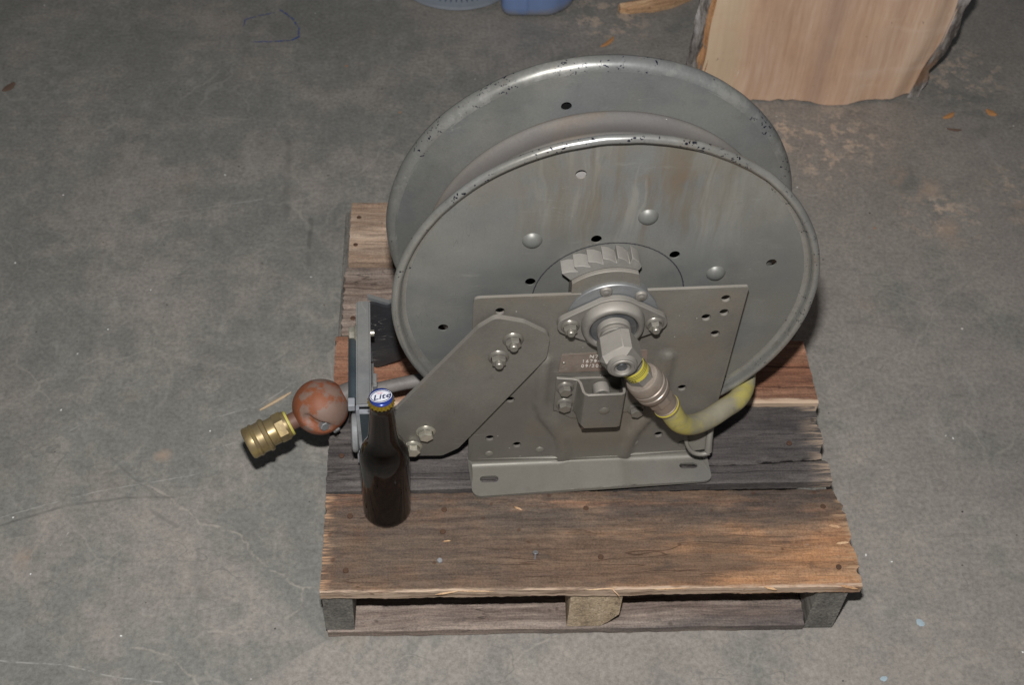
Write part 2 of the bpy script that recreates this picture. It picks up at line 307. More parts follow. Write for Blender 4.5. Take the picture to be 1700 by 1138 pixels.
M = {}
M['floor'] = mat_concrete()
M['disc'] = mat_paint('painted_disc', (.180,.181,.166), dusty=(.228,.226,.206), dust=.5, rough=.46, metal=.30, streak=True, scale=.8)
M['disc_back'] = mat_paint('painted_back_disc', (.158,.163,.153), dusty=(.222,.221,.206), dust=.55, rough=.42, metal=.35, warm=(.115,.125,.150))
M['rim_back'] = mat_paint('worn_rear_rim', (.175,.178,.167), dusty=(.235,.233,.216), dust=.5, rough=.36, metal=.40, rust=.15, chips=1.0)
M['rim'] = mat_paint('worn_rim', (.27,.27,.25), dusty=(.34,.33,.305), dust=.4, rough=.27, metal=.6, rust=.22, chips=1.0)
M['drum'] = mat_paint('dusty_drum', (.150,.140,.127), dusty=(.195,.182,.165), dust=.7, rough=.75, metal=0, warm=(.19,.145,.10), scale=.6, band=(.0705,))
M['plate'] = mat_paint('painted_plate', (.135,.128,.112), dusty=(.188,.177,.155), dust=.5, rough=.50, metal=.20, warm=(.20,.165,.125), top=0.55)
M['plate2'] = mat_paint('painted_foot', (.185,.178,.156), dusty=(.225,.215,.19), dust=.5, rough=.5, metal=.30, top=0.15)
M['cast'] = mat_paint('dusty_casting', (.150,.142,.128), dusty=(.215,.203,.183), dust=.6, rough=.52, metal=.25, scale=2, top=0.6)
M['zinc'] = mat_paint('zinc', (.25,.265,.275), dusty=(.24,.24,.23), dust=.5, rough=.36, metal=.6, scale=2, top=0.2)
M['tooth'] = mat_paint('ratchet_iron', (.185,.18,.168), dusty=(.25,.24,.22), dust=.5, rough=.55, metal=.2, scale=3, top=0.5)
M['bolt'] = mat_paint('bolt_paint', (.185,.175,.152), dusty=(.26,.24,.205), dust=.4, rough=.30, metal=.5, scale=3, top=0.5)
M['bolt_bright'] = mat_paint('bolt_bright', (.52,.50,.42), dusty=(.36,.33,.27), dust=.4, rough=.27, metal=.7, scale=3)
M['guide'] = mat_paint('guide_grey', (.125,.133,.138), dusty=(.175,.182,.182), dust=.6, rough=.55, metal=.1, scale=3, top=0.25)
M['roller'] = mat_paint('roller_dark', (.045,.060,.068), dusty=(.085,.095,.1), dust=.4, rough=.38, metal=.3, scale=3)
M['black_sheet'] = mat_paint('black_sheet', (.022,.023,.026), dusty=(.05,.047,.042), dust=.6, rough=.6, metal=.1, rust=.12, scale=2)
M['grey_wheel'] = mat_paint('grey_wheel', (.27,.28,.29), dusty=(.20,.20,.20), dust=.5, rough=.45, metal=.2, scale=4)
M['bearing'] = mat_paint('bearing_steel', (.075,.08,.088), dusty=(.19,.19,.19), dust=.5, rough=.38, metal=.6, scale=4)
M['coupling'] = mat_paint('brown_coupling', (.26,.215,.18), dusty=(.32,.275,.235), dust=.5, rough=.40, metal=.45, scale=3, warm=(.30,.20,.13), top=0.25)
M['outlet_hose'] = mat_paint('grey_hose', (.115,.105,.10), dusty=(.20,.185,.175), dust=.6, rough=.6, metal=0, scale=2)
M['nameplate'] = mat_paint('name_plate', (.20,.165,.14), dusty=(.24,.20,.17), dust=.4, rough=.42, metal=.4, scale=4, warm=(.32,.11,.07))
M['brown_under'] = mat_paint('shade_brown', (.06,.036,.026), dusty=(.08,.05,.035), dust=.3, rough=.7, metal=0)
def simple(name, c, rough=.5, metal=0, **kw):
    n = NT(name); a = n.noise(60, 4, .6)
    col = n.mix(a, tuple(x*.8 for x in c), tuple(min(1, x*1.2) for x in c)); return n.out(col, rough, metal, **kw)
M['darkener'] = simple('darkener_black', (.006,.006,.006), .9, 0, Specular_IOR_Level=.05); M['dark'] = simple('dark_bore', (.012,.012,.013), .6)
M['marker'] = simple('marker_ink', (.035,.034,.040), .6)
M['stamp'] = simple('stamped_metal', (.80,.76,.72), .35, .3)
M['nail'] = simple('nail_steel', (.42,.43,.46), .35, .7)
M['nail_dark'] = simple('nail_rusty', (.10,.055,.035), .7, .3)

def mat_brass():
    n = NT('worn_brass'); a = n.noise(55, 5, .7); b = n.noise(18, 4, .6)
    col = n.mix(n.rng(a, .40, .66), (.33,.25,.105), (.19,.14,.068))
    col = n.mix(n.math('MULTIPLY', n.rng(b, .45, .65), .55), col, (.30,.24,.15))
    return n.out(col, n.rng(a, .3, .7, .32, .50), .55, n.bump(a, .15, .0006))
M['brass'] = mat_brass(); M['brown_neck'] = simple('rust_brown_pipe', (.14,.075,.055), .6, .1); M['seal'] = simple('yellow_seal', (.46,.42,.10), .5)
def mat_yellow():
    n = NT('yellow_hose'); wp = n.warp(25, .02)
    a = n.noise(11, 4, .6, src=wp); b = n.noise(60, 4, .7); x = n.sep(n.co)
    col = n.mix(b, (.31,.27,.070), (.42,.37,.11))
    ends = n.math('ADD', n.rng(x[0], .085, .125, -.10, .03), n.rng(x[0], .155, .20, .02, -.02))
    st_ = n.noise(1, 3, .7, src=n.map((9, 40, 40), src=wp))
    gr = n.rng(n.math('ADD', n.math('MULTIPLY', a, .6), n.math('ADD', n.math('MULTIPLY', st_, .4), ends)), .38, .58)
    col = n.mix(n.math('MULTIPLY', gr, .86), col, n.mix(b, (.165,.155,.138), (.24,.226,.20)))
    dk = n.rng(n.noise(24, 5, .7, src=n.map(loc=(4,4,4))), .56, .72)
    col = n.mix(n.math('MULTIPLY', dk, .6), col, (.085,.08,.073))
    return n.out(col, .62, 0, n.bump(b, .2, .0008))
M['yellow'] = mat_yellow()
M['yellow_tag'] = simple('yellow_tag', (.46,.40,.055), .45)
M['black_ink'] = simple('black_ink', (.02,.02,.02), .5)
def mat_ball():
    n = NT('orange_ball'); wp = n.warp(22, .03)
    a = n.noise(20, 5, .62, src=wp); b = n.noise(90, 4, .7); c = n.noise(34, 5, .7, src=n.map(loc=(5,1,2), src=wp))
    col = n.mix(b, (.165,.050,.020), (.24,.078,.031))
    col = n.mix(n.math('MULTIPLY', n.rng(c, .45, .62), .6), col, (.25,.085,.045))
    x = n.sep(n.co)
    top = n.rng(x[2], -.03, .03, -.05, .07)
    col = n.mix(n.math('MULTIPLY', n.rng(n.math('ADD', a, n.math('ADD', top, n.math('MULTIPLY', n.math('SUBTRACT', b, .5), .25))), .515, .595), .62), col, n.mix(b, (.145,.128,.115), (.205,.188,.168)))
    return n.out(col, .6, 0, n.bump(n.math('ADD', b, a), .25, .001))
M['ball'] = mat_ball()
def mat_glass():
    n = NT('brown_glass'); d = n.noise(40, 4, .7); s = n.noise(150, 2, .5)
    n.out((.075,.024,.006), n.rng(d, .35, .7, .02, .06), 0, None, Transmission_Weight=.985, IOR=1.5)
    return n.m
M['glass'] = mat_glass()
def mat_beer():
    n = NT('beer'); return n.out((.30,.09,.015), 0.0, 0, None, Transmission_Weight=1.0, IOR=1.33)
M['beer'] = mat_beer()
M['cap_blue'] = simple('cap_blue', (.022,.045,.24), .22, .35)
M['cap_white'] = simple('cap_white', (.68,.71,.78), .3, .15)
M['cap_gold'] = simple('cap_gold', (.50,.36,.05), .22, .85)
M['cap_silver'] = simple('cap_silver', (.75,.75,.74), .2, .9)
M['cap_navy'] = simple('cap_navy', (.012,.018,.075), .3)
M['cap_red'] = simple('cap_red', (.50,.10,.14), .4)
def mat_jug(name, c, grime):
    n = NT(name); a = n.noise(14, 5, .7); z = n.sep(n.co)[2]
    col = n.mix(n.noise(50, 4), tuple(x*.9 for x in c), tuple(min(1,x*1.1) for x in c))
    g = n.rng(n.math('SUBTRACT', z, n.math('MULTIPLY', n.noise(22, 4), .05)), -.022, .004, 1, 0)
    col = n.mix(g, col, grime); return n.out(col, .45, 0, n.bump(a, .1, .001))
M['jug'] = mat_jug('blue_plastic', (.17,.25,.46), (.26,.265,.29))
def mat_bucket():
    n = NT('navy_plastic'); a = n.noise(24, 5, .7)
    col = n.mix(n.rng(a, .46, .58), (.022,.034,.075), (.12,.15,.20)); return n.out(col, .35, 0)
M['bucket'] = mat_bucket()
M['bucket_grime'] = simple('chalky_rim', (.22,.25,.29), .6)
def mat_chalk():
    n = NT('blue_chalk'); a = n.noise(110, 4, .7); n.out((.030,.085,.34), .8, 0, None, Alpha=n.rng(a, .38, .60, .05, .8)); return n.m
M['chalk'] = mat_chalk()
# log
def mat_logface():
    n = NT('split_log_face'); wp = n.warp(4, .03)
    g1 = n.noise(1, 6, .7, src=n.map((9, 10, 2.2), src=n.warp(3, .07))); g2 = n.noise(1, 5, .7, src=n.map((110, 30, 5), src=wp)); g3 = n.noise(5, 4)
    v = n.math('ADD', n.math('MULTIPLY', g1, .6), n.math('MULTIPLY', g2, .4))
    col = n.ramp(v, [(.30, (.44,.270,.178)), (.48, (.61,.410,.290)), (.66, (.76,.570,.425))])
    x = n.sep(wp); hw = n.rng(n.math('ABSOLUTE', n.math('SUBTRACT', x[0], .015)), .0, .035, 1, 0)
    col = n.mix(n.math('MULTIPLY', hw, .42), col, (.30,.19,.145))
    col = n.mix(n.math('MULTIPLY', n.rng(x[0], -.17, -.12, 1, 0), .6), col, (.72,.58,.40))
    col = n.mix(n.math('MULTIPLY', n.rng(n.noise(7,5,.7), .46, .66), .38), col, (.70,.45,.28))
    # ripple figure across the grain and torn fibres
    rp = n.noise(1, 3, .5, src=n.map((6, 6, 34), src=n.warp(6,.06)))
    col = n.mix(n.math('MULTIPLY', n.math('MULTIPLY', n.rng(rp, .52, .66), n.rng(x[0], .04, .10)), .30), col, (.80,.62,.50))
    ft = n.noise(1, 3, .6, src=n.map((60, 30, 9), (3,3,3)))
    col = n.mix(n.rng(ft, .70, .74, 0, .8), col, (.85,.72,.60))
    dk = n.voro(26, src=n.warp(60, .02)); col = n.mix(n.rng(dk, .03, .08, .6, 0), col, (.14,.08,.05))
    return n.out(col, .7, 0, n.bump(n.math('ADD', v, n.math('MULTIPLY', rp, .4)), .6, .003), Specular_IOR_Level=.3)
M['logface'] = mat_logface()
def mat_bark():
    n = NT('bark'); g = n.noise(1, 6, .7, src=n.map((30, 30, 6), src=n.warp(12, .03))); g2 = n.noise(60, 4, .7)
    col = n.ramp(g, [(.38,(.09,.078,.07)), (.47,(.30,.27,.25)), (.60,(.62,.60,.60))])
    col = n.mix(n.math('MULTIPLY', n.rng(n.noise(10, 4), .52,.62), .6), col, (.30,.17,.10))
    return n.out(col, .9, 0, n.bump(n.math('ADD', g, n.math('MULTIPLY', g2, .3)), 1.0, .006), Specular_IOR_Level=.2)
M['bark'] = mat_bark()
M['cambium'] = mat_wood('inner_bark', (.30,.14,.06), (.46,.23,.10), (.58,.34,.17), stain_amt=.3, grain_axis=2, grey_amt=.1)
M['splinter'] = mat_wood('fresh_splinter', (.42,.24,.13), (.58,.36,.20), (.72,.50,.32), stain_amt=.15, grey_amt=.1)
M['chip_orange'] = simple('chip_orange', (.50,.25,.10), .8)
M['chip_tan'] = simple('chip_tan', (.50,.38,.25), .8)
M['chip_dark'] = simple('chip_dark', (.14,.09,.065), .85)
M['paper_blue'] = simple('paper_blue', (.36,.46,.52), .7)

# ------------------------------------------------------------------ mesh helpers
def link(name, me, mat, parent=None, loc=(0,0,0)):
    o = bpy.data.objects.new(name, me); COL.objects.link(o)
    if mat is not None and not me.materials: me.materials.append(mat)
    o.parent = parent; o.location = loc
    return o
def fin(bm, name, mat, parent=None, sharp=38, bevel=0, smooth=True, loc=(0,0,0), recalc=True):
    if recalc: bmesh.ops.recalc_face_normals(bm, faces=bm.faces)
    me = bpy.data.meshes.new(name); bm.to_mesh(me); bm.free()
    if smooth:
        for p in me.polygons: p.use_smooth = True
        me.set_sharp_from_angle(angle=math.radians(sharp))
    o = link(name, me, mat, parent, loc)
    if bevel:
        b = o.modifiers.new('bevel', 'BEVEL'); b.width = bevel; b.segments = 2; b.limit_method = 'ANGLE'; b.angle_limit = math.radians(45)
    return o
def lathe(bm, prof, M4, seg=64, closed=False):
    rings = []
    for (r, a) in prof:
        if r < 1e-6: rings.append([bm.verts.new(M4 @ Vector((0,0,a)))])
        else: rings.append([bm.verts.new(M4 @ Vector((r*math.cos(2*math.pi*i/seg), r*math.sin(2*math.pi*i/seg), a))) for i in range(seg)])
    pr = list(zip(rings, rings[1:]))
    if closed: pr.append((rings[-1], rings[0]))
    for A, B in pr:
        if len(A) == 1 and len(B) == 1: continue
        for i in range(seg):
            j = (i+1) % seg
            if len(A) == 1: bm.faces.new((A[0], B[i], B[j]))
            elif len(B) == 1: bm.faces.new((A[i], A[j], B[0]))
            else: bm.faces.new((A[i], A[j], B[j], B[i]))
def frame(p, d):
    """matrix whose z axis is d, at p"""
    d = Vector(d).normalized(); return Matrix.Translation(Vector(p)) @ d.to_track_quat('Z', 'Y').to_matrix().to_4x4()
AX, AZ = .003, .294
DEP = frame((AX, 0, AZ), (0, 1, 0))            # lathe axis along the reel's depth
def arc(cx, cy, r, a0, a1, n):
    return [(cx+r*math.cos(math.radians(a0+(a1-a0)*i/n)), cy+r*math.sin(math.radians(a0+(a1-a0)*i/n))) for i in range(n+1)]
def rounded(pts, rad, n=5):
    out = []; k = len(pts)
    if not isinstance(rad, (list, tuple)): rad = [rad]*k
    for i in range(k):
        p = Vector(pts[i]); a = Vector(pts[i-1]); b = Vector(pts[(i+1) % k]); r = rad[i]
        if r <= 0: out.append(tuple(p)); continue
        u = (a-p).normalized(); v = (b-p).normalized(); ang = u.angle(v); t = min(r/math.tan(ang/2), (a-p).length*.49, (b-p).length*.49)
        p0 = p+u*t; p1 = p+v*t
        for j in range(n+1):
            s = j/n; out.append(tuple((1-s)**2*p0 + 2*s*(1-s)*p + s*s*p1))
    return out
def inside(p, poly):
    x, y = p; c = False; n = len(poly); j = n-1
    for i in range(n):
        xi, yi = poly[i]; xj, yj = poly[j]
        if (yi > y) != (yj > y) and x < (xj-xi)*(y-yi)/(yj-yi)+xi: c = not c
        j = i
    return c
def circ(cx, cy, r, n=18, ry=None): return [(cx+r*math.cos(2*math.pi*i/n), cy+(ry or r)*math.sin(2*math.pi*i/n)) for i in range(n)]
def slot(cx, cy, L, r, n=6): return arc(cx+L/2, cy, r, -90, 90, n) + arc(cx-L/2, cy, r, 90, 270, n)
def sheet(bm, outer, holes, t, mp, step=None):
    """a sheet with real holes: outline in (u,v), thickness along w, mapped by mp(u,v,w)"""
    vs = []; ed = []
    for lp in [outer]+list(holes):
        k = len(vs); vs += [Vector(p) for p in lp]; m = len(lp); ed += [(k+i, k+(i+1) % m) for i in range(m)]
    nb = len(vs)
    if step:
        u0 = min(p[0] for p in outer); u1 = max(p[0] for p in outer); v0 = min(p[1] for p in outer); v1 = max(p[1] for p in outer)
        su, sv = step if isinstance(step, tuple) else (step, step)
        nu = max(1, int((u1-u0)/su)); nv = max(1, int((v1-v0)/sv))
        for i in range(1, nu):
            for j in range(1, nv):
                p = (u0+(u1-u0)*i/nu, v0+(v1-v0)*j/nv)
                if inside(p, outer) and not any(inside(p, h) for h in holes): vs.append(Vector(p))
    V, E, F, *_ = delaunay_2d_cdt(vs, ed, [], 0, 1e-6)
    tris = []
    for f in F:
        c = [sum(V[i][k] for i in f)/len(f) for k in (0,1)]
        if inside(c, outer) and not any(inside(c, h) for h in holes): tris.append(f)
    used = set(i for f in tris for i in f); a = {}; b = {}
    for i in used:
        a[i] = bm.verts.new(mp(V[i][0], V[i][1], 0)); b[i] = bm.verts.new(mp(V[i][0], V[i][1], t))
    cnt = {}
    for f in tris:
        bm.faces.new([a[i] for i in f]); bm.faces.new([b[i] for i in reversed(f)])
        for i in range(len(f)):
            e = (f[i], f[(i+1) % len(f)]); k = (min(e), max(e)); cnt.setdefault(k, []).append(e)
    for k, es in cnt.items():
        if len(es) == 1:
            i, j = es[0]; bm.faces.new((a[j], a[i], b[i], b[j]))
def box(bm, c, s, R=None):
    vs = []
    for x in (-1,1):
        for y in (-1,1):
            for z in (-1,1):
                v = Vector((x*s[0]/2, y*s[1]/2, z*s[2]/2)); v = (R @ v) if R else v; vs.append(bm.verts.new(v+Vector(c)))
    for f in ((0,1,3,2),(4,6,7,5),(0,4,5,1),(2,3,7,6),(0,2,6,4),(1,5,7,3)): bm.faces.new([vs[i] for i in f])
def tube(bm, pts, rad, seg=20, caps=True):
    """tube through points (Catmull-Rom), rad a number or list"""
    P = [Vector(p) for p in pts]; Q = []; RR = []
    R = rad if isinstance(rad, list) else [rad]*len(P)
    for i in range(len(P)-1):
        p0 = P[max(i-1,0)]; p1 = P[i]; p2 = P[i+1]; p3 = P[min(i+2, len(P)-1)]
        for j in range(8):
            t = j/8; Q.append(.5*((2*p1)+(p2-p0)*t+(2*p0-5*p1+4*p2-p3)*t*t+(3*p1-p0-3*p2+p3)*t**3)); RR.append(R[i]*(1-t)+R[i+1]*t)
    Q.append(P[-1]); RR.append(R[-1])
    nrm = None; rings = []
    for i, q in enumerate(Q):
        d = (Q[min(i+1,len(Q)-1)]-Q[max(i-1,0)]).normalized()
        if nrm is None: nrm = d.orthogonal().normalized()
        nrm = (nrm - d*nrm.dot(d)).normalized(); bn = d.cross(nrm)
        rings.append([bm.verts.new(q+(nrm*math.cos(2*math.pi*k/seg)+bn*math.sin(2*math.pi*k/seg))*RR[i]) for k in range(seg)])
    for A, B in zip(rings, rings[1:]):
        for k in range(seg): bm.faces.new((A[k], A[(k+1)%seg], B[(k+1)%seg], B[k]))
    if caps: bm.faces.new(rings[0][::-1]); bm.faces.new(rings[-1])
def hexp(bm, M4, r, a0, a1, ch=.0012, n=6, rot=0):
    """hexagonal prism with chamfered far end"""
    rings = []
    for rr, a in ((r, a0), (r, a1-ch), (r-ch*1.6, a1)):
        rings.append([bm.verts.new(M4 @ Vector((rr*math.cos(rot+2*math.pi*i/n), rr*math.sin(rot+2*math.pi*i/n), a))) for i in range(n)])
    for A, B in zip(rings, rings[1:]):
        for i in range(n): bm.faces.new((A[i], A[(i+1)%n], B[(i+1)%n], B[i]))
    bm.faces.new(rings[0][::-1]); bm.faces.new(rings[-1])
def text_mesh(txt, size, depth=.0, shear=0, spacing=1.0, align='CENTER', bold=0):
    cu = bpy.data.curves.new('lettering', 'FONT'); cu.body = txt; cu.size = size; cu.extrude = depth; cu.shear = shear
    cu.align_x = align; cu.align_y = 'CENTER'; cu.space_character = spacing; cu.resolution_u = 3; cu.offset = bold*size
    o = bpy.data.objects.new('lettering', cu); COL.objects.link(o)
    bpy.context.view_layer.update(); dg = bpy.context.evaluated_depsgraph_get()
    me = bpy.data.meshes.new_from_object(o.evaluated_get(dg)); bpy.data.objects.remove(o); bpy.data.curves.remove(cu)
    return me
def text_obj(txt, mat, parent, Mx, size, depth=.0003, shear=0, spacing=1.0, name='lettering', bold=0):
    me = text_mesh(txt, size, depth, shear, spacing, bold=bold); me.transform(Mx); me.materials.clear()
    return link(name, me, mat, parent)
def tag(o, label, cat, group=None, kind=None):
    if label: o['label'] = label
    if cat: o['category'] = cat
    if group: o['group'] = group
    if kind: o['kind'] = kind
def empty(name, loc, rz=0):
    o = bpy.data.objects.new(name, None); COL.objects.link(o); o.location = loc; o.rotation_euler = (0,0,rz); o.empty_display_size = .05
    return o
def nz(x, y=0.0, z=0.0, s=1.0): return mnoise.noise(Vector((x*s, y*s, z*s)))

# ------------------------------------------------------------------ floor
bm = bmesh.new(); bmesh.ops.create_grid(bm, x_segments=2, y_segments=2, size=4.0)
fo = fin(bm, 'floor', M['floor'], smooth=False, recalc=False); fo['kind'] = 'structure'

# ------------------------------------------------------------------ pallet
pal = empty('wooden_pallet', (0,0,0))
tag(pal, 'weathered wooden shipping pallet lying on the concrete under the metal hose reel', 'pallet')
def board(xl, xr, y0, y1, zt, th, mat, seed, jagl=.003, jagr=.004, jf=.001, jb=.001, dy=(0,0), NX=110, NY=30, notch=(), crack=(), cup=.0015, name='deck_board'):
    """plank with grain relief, ragged ends and splintered long edges. notch: (side, y centre, half width, depth)"""
    bm = bmesh.new(); T = []; B = []
    for i in range(NX+1):
        u = i/NX; rt = []; rb = []
        for j in range(NY+1):
            v = j/NY
            e0 = jf*(.8*nz(u*11, seed)+.3*nz(u*45, seed+1)+.45*nz(u*150, seed+3)); e1 = jb*(nz(u*45, seed+9)+.6*nz(u*130, seed+13))
            ya = y0 + dy[0]*u + e0; yb = y1 + dy[1]*u + e1
            y = ya+(yb-ya)*v
            a = xl + jagl*(nz(v*22, seed+5)+.7*nz(v*95, seed+6)); b = xr + jagr*(nz(v*9, seed+7)+.6*nz(v*95, seed+8))
            for (sd, yc, hw, dp) in notch:
                k = max(0, 1-abs(y-yc)/hw)**.6
                if sd < 0: a += dp*k
                else: b -= dp*k
            x = a+(b-a)*u
            z = zt + cup*(nz(u*3, v*2, seed)) + .0007*nz(u*9, v*60, seed+20) + .0006*nz(u*30, v*14, seed+31)
            for (pts, wd, dp) in crack:
                for (p, q) in zip(pts, pts[1:]):
                    if p[0] <= x <= q[0]:
                        yy = p[1]+(q[1]-p[1])*(x-p[0])/(q[0]-p[0]) + .0015*nz(x*60, seed)
                        d = abs(y-yy)
                        if d < wd: z -= dp*(1-d/wd)
            edge = min(v, 1-v)
            if edge < .001: z -= .0009
            rt.append(bm.verts.new((x, y, z)))
            zb = zt-th; xb = x; yb_ = y
            if j == 0: yb_ = y + .0008 + .0014*nz(u*13, seed+40) + .0007*nz(u*95, seed+41)
            rb.append(bm.verts.new((xb, yb_, zb + .0008*nz(u*20, v*5, seed+50))))
        T.append(rt); B.append(rb)
    for i in range(NX):
        for j in range(NY):
            bm.faces.new((T[i][j], T[i+1][j], T[i+1][j+1], T[i][j+1]))
            bm.faces.new((B[i][j], B[i][j+1], B[i+1][j+1], B[i+1][j]))
        bm.faces.new((T[i][0], B[i][0], B[i+1][0], T[i+1][0])); bm.faces.new((T[i][NY], T[i+1][NY], B[i+1][NY], B[i][NY]))
    for j in range(NY):
        bm.faces.new((T[0][j], T[0][j+1], B[0][j+1], B[0][j])); bm.faces.new((T[NX][j], B[NX][j], B[NX][j+1], T[NX][j+1]))
    return fin(bm, name, mat, pal, sharp=40)
W_ = .6735
w1 = mat_wood('deck_wood_brown', (.170,.074,.038), (.355,.188,.100), (.50,.305,.180), stain=(.060,.052,.046), stain_amt=.74, stain_th=.40, grey=(.225,.185,.150), grey_amt=.50, seed=1.0,
              pale_ends=[(0.0,.016,-1,(.42,.26,.16)), (.672,.014,1,(.40,.26,.16))], zone=True, edge=(.0,.0045,(.54,.41,.31),.9))
w2 = mat_wood('deck_wood_grey', (.055,.047,.044), (.112,.098,.092), (.185,.163,.152), stain=(.030,.028,.030), stain_amt=.6, stain_th=.40, grey=(.17,.155,.150), grey_amt=.5, seed=2.3,
              pale_ends=[(.672,.038,1,(.36,.275,.21))], lines=(([(.40,.186),(.46,.189),(.56,.190),(.62,.196),(.672,.199)], .0011, 1), ([(.0,.166),(.12,.168),(.22,.166)], .0007, .8), ([(.45,.172),(.58,.175),(.67,.176)], .0006, .7), ([(.58,.236),(.63,.238)], .0007, .6), ([(.02,.225),(.07,.228)], .0008, .6)))
w3 = mat_wood('deck_wood_red', (.17,.072,.042), (.27,.125,.075), (.38,.205,.13), stain=(.05,.028,.022), stain_amt=.5, stain_th=.50, grey=(.24,.18,.15), grey_amt=.2, seed=3.7, rings=14, edge=(.2885,.0110,(.56,.42,.31),1.0), lines=(([(.60,.355),(.68,.352)], .0013, .8), ([(.57,.318),(.64,.316),(.68,.318)], .0009, .8), ([(.0,.375),(.08,.372)], .0007, .6)))
w4 = mat_wood('deck_wood_old', (.13,.090,.070), (.23,.175,.145), (.33,.265,.225), stain=(.06,.05,.045), stain_amt=.4, seed=4.2, lines=(([(.0,.512),(.10,.508),(.2,.510)], .0009, .7), ([(.0,.538),(.06,.540),(.12,.538)], .0006, .6)))
w5 = mat_wood('deck_wood_pale', (.25,.165,.115), (.37,.265,.195), (.47,.365,.285), stain=(.10,.08,.065), stain_amt=.45, grey=(.36,.30,.25), seed=5.1, rings=10)
wb = mat_wood('bottom_wood', (.12,.090,.078), (.215,.170,.145), (.31,.255,.22), stain=(.055,.05,.055), stain_amt=.65, seed=6.6)
ws = mat_wood('stringer_wood_grey', (.115,.112,.103), (.155,.150,.138), (.195,.188,.172), stain_amt=.15, seed=7.7, grain_axis=1, grey_amt=.3)
wm = mat_wood('stringer_wood_tan', (.30,.23,.155), (.42,.33,.225), (.52,.42,.30), stain_amt=.12, seed=8.8, grain_axis=1, grey_amt=.1)
board(.000, W_, .000, .1450, .120, .0165, w1, 1.3, .0012, .0016, .0016, .0014, dy=(-.001,.0), NX=170, NY=48, notch=((1,.150,.032,.012),(1,.112,.006,.005),(1,.062,.008,.004),(1,.020,.006,.004),(-1,.118,.006,.003)))
board(-.001, .668, .1490, .2850, .1185, .016, w2, 2.9, .0013, .0014, .0014, .001, dy=(.0100,0), crack=(([(-.1,.180),(.2,.183),(.42,.188),(.56,.190),(.63,.196),(.8,.200)], .0045, .010),), notch=((1,.205,.016,.008),(1,.255,.012,.004)), NY=44)
board(.000, .6735, .2885, .4135, .1225, .0190, w3, 3.4, .0015, .0012, .001, .001, dy=(0,-.010))
board(.007, .666, .419, .553, .1195, .016, w4, 4.4, .003, .004, .0015, .001, crack=(([(-.1,.47),(.3,.474),(.8,.47)], .004, .006),), dy=(0,0))
board(.0105, .665, .5620, .6945, .1212, .0165, w5, 5.2, .0012, .004, .0012, .001, dy=(0,0))
# stringers (front ends seen) and bottom boards
def stringer(x0, x1, y0, y1, z0, z1, mat, seed, chip=None):
    bm = bmesh.new(); n = 60
    prof = [(x0,z0),(x1,z0),(x1,z1),(x0,z1)]
    if chip: prof = [(x0,z0),(x1-chip[0],z0),(x1-chip[0]*.55,z0+chip[1]*.35),(x1-.004,z0+chip[1]*.8),(x1,z0+chip[1]),(x1,z1),(x0,z1)]
    prof = rounded(prof, .002, 2); R = []
    for i in range(n+1):
        y = y0+(y1-y0)*i/n
        R.append([bm.verts.new((px+.0008*nz(px*40,y*25,seed), y, pz+.0008*nz(pz*40,y*20,seed+4))) for (px,pz) in prof])
    k = len(prof)
    for A, B in zip(R, R[1:]):
        for i in range(k): bm.faces.new((A[i], A[(i+1)%k], B[(i+1)%k], B[i]))
    bm.faces.new(R[0][::-1]); bm.faces.new(R[-1])
    return fin(bm, 'stringer', mat, pal, sharp=35)
stringer(.0005, .0375, .006, .690, .0150, .1032, ws, 1)
stringer(.3100, .3750, .005, .690, .0168, .1032, wm, 2, chip=(.022,.030))
stringer(.6240, .6625, .006, .690, .0010, .1030, ws, 3)
def bottom(y0, y1, seed):
    board(.002, .6225, y0, y1, .0155, .0145, wb, seed, .003, .003, .0012, .001, name='bottom_board', NX=70, NY=14)
bottom(.003, .092, 7.5); bottom(.300, .390, 8.5); bottom(.590, .685, 9.5)
# nails
def nail_mesh(r=.0036, h=.0016, bent=False):
    bm = bmesh.new()
    if bent:
        lathe(bm, [(0,.010),(.0032,.010),(.0036,.0092),(.0032,.0084),(.0014,.0080),(.0014,-.004)], frame((0,0,0), (.05,.35,1)), 14)
    else:
        lathe(bm, [(0,h),(r*.85,h),(r,h*.6),(r,-.001),(0,-.001)], Matrix(), 14)
    bmesh.ops.recalc_face_normals(bm, faces=bm.faces)
    me = bpy.data.meshes.new('nail'); bm.to_mesh(me); bm.free(); return me
nm = nail_mesh()
for (x, y, m) in ((.1461,.0427,'nail'), (.032,.11,'nail_dark'), (.030,.03,'nail_dark'), (.335,.118,'nail_dark'), (.348,.045,'nail_dark'), (.646,.117,'nail_dark'), (.648,.026,'nail_dark'),
                  (.017,.205,'nail_dark'), (.62,.22,'nail_dark'), (.02,.60,'nail_dark'), (.023,.66,'nail_dark'), (.022,.45,'nail_dark'), (.03,.36,'nail_dark'), (.152,.118,'nail_dark'), (.150,.085,'nail_dark')):
    me = nm.copy(); me.materials.append(M[m]); link('nail', me, None, pal, (x, y, .1205))
nb = nail_mesh(bent=True); nb.materials.append(M['nail']); link('nail', nb, None, pal, (.2652, .0444, .1205))['label'] = 'bent nail standing proud'
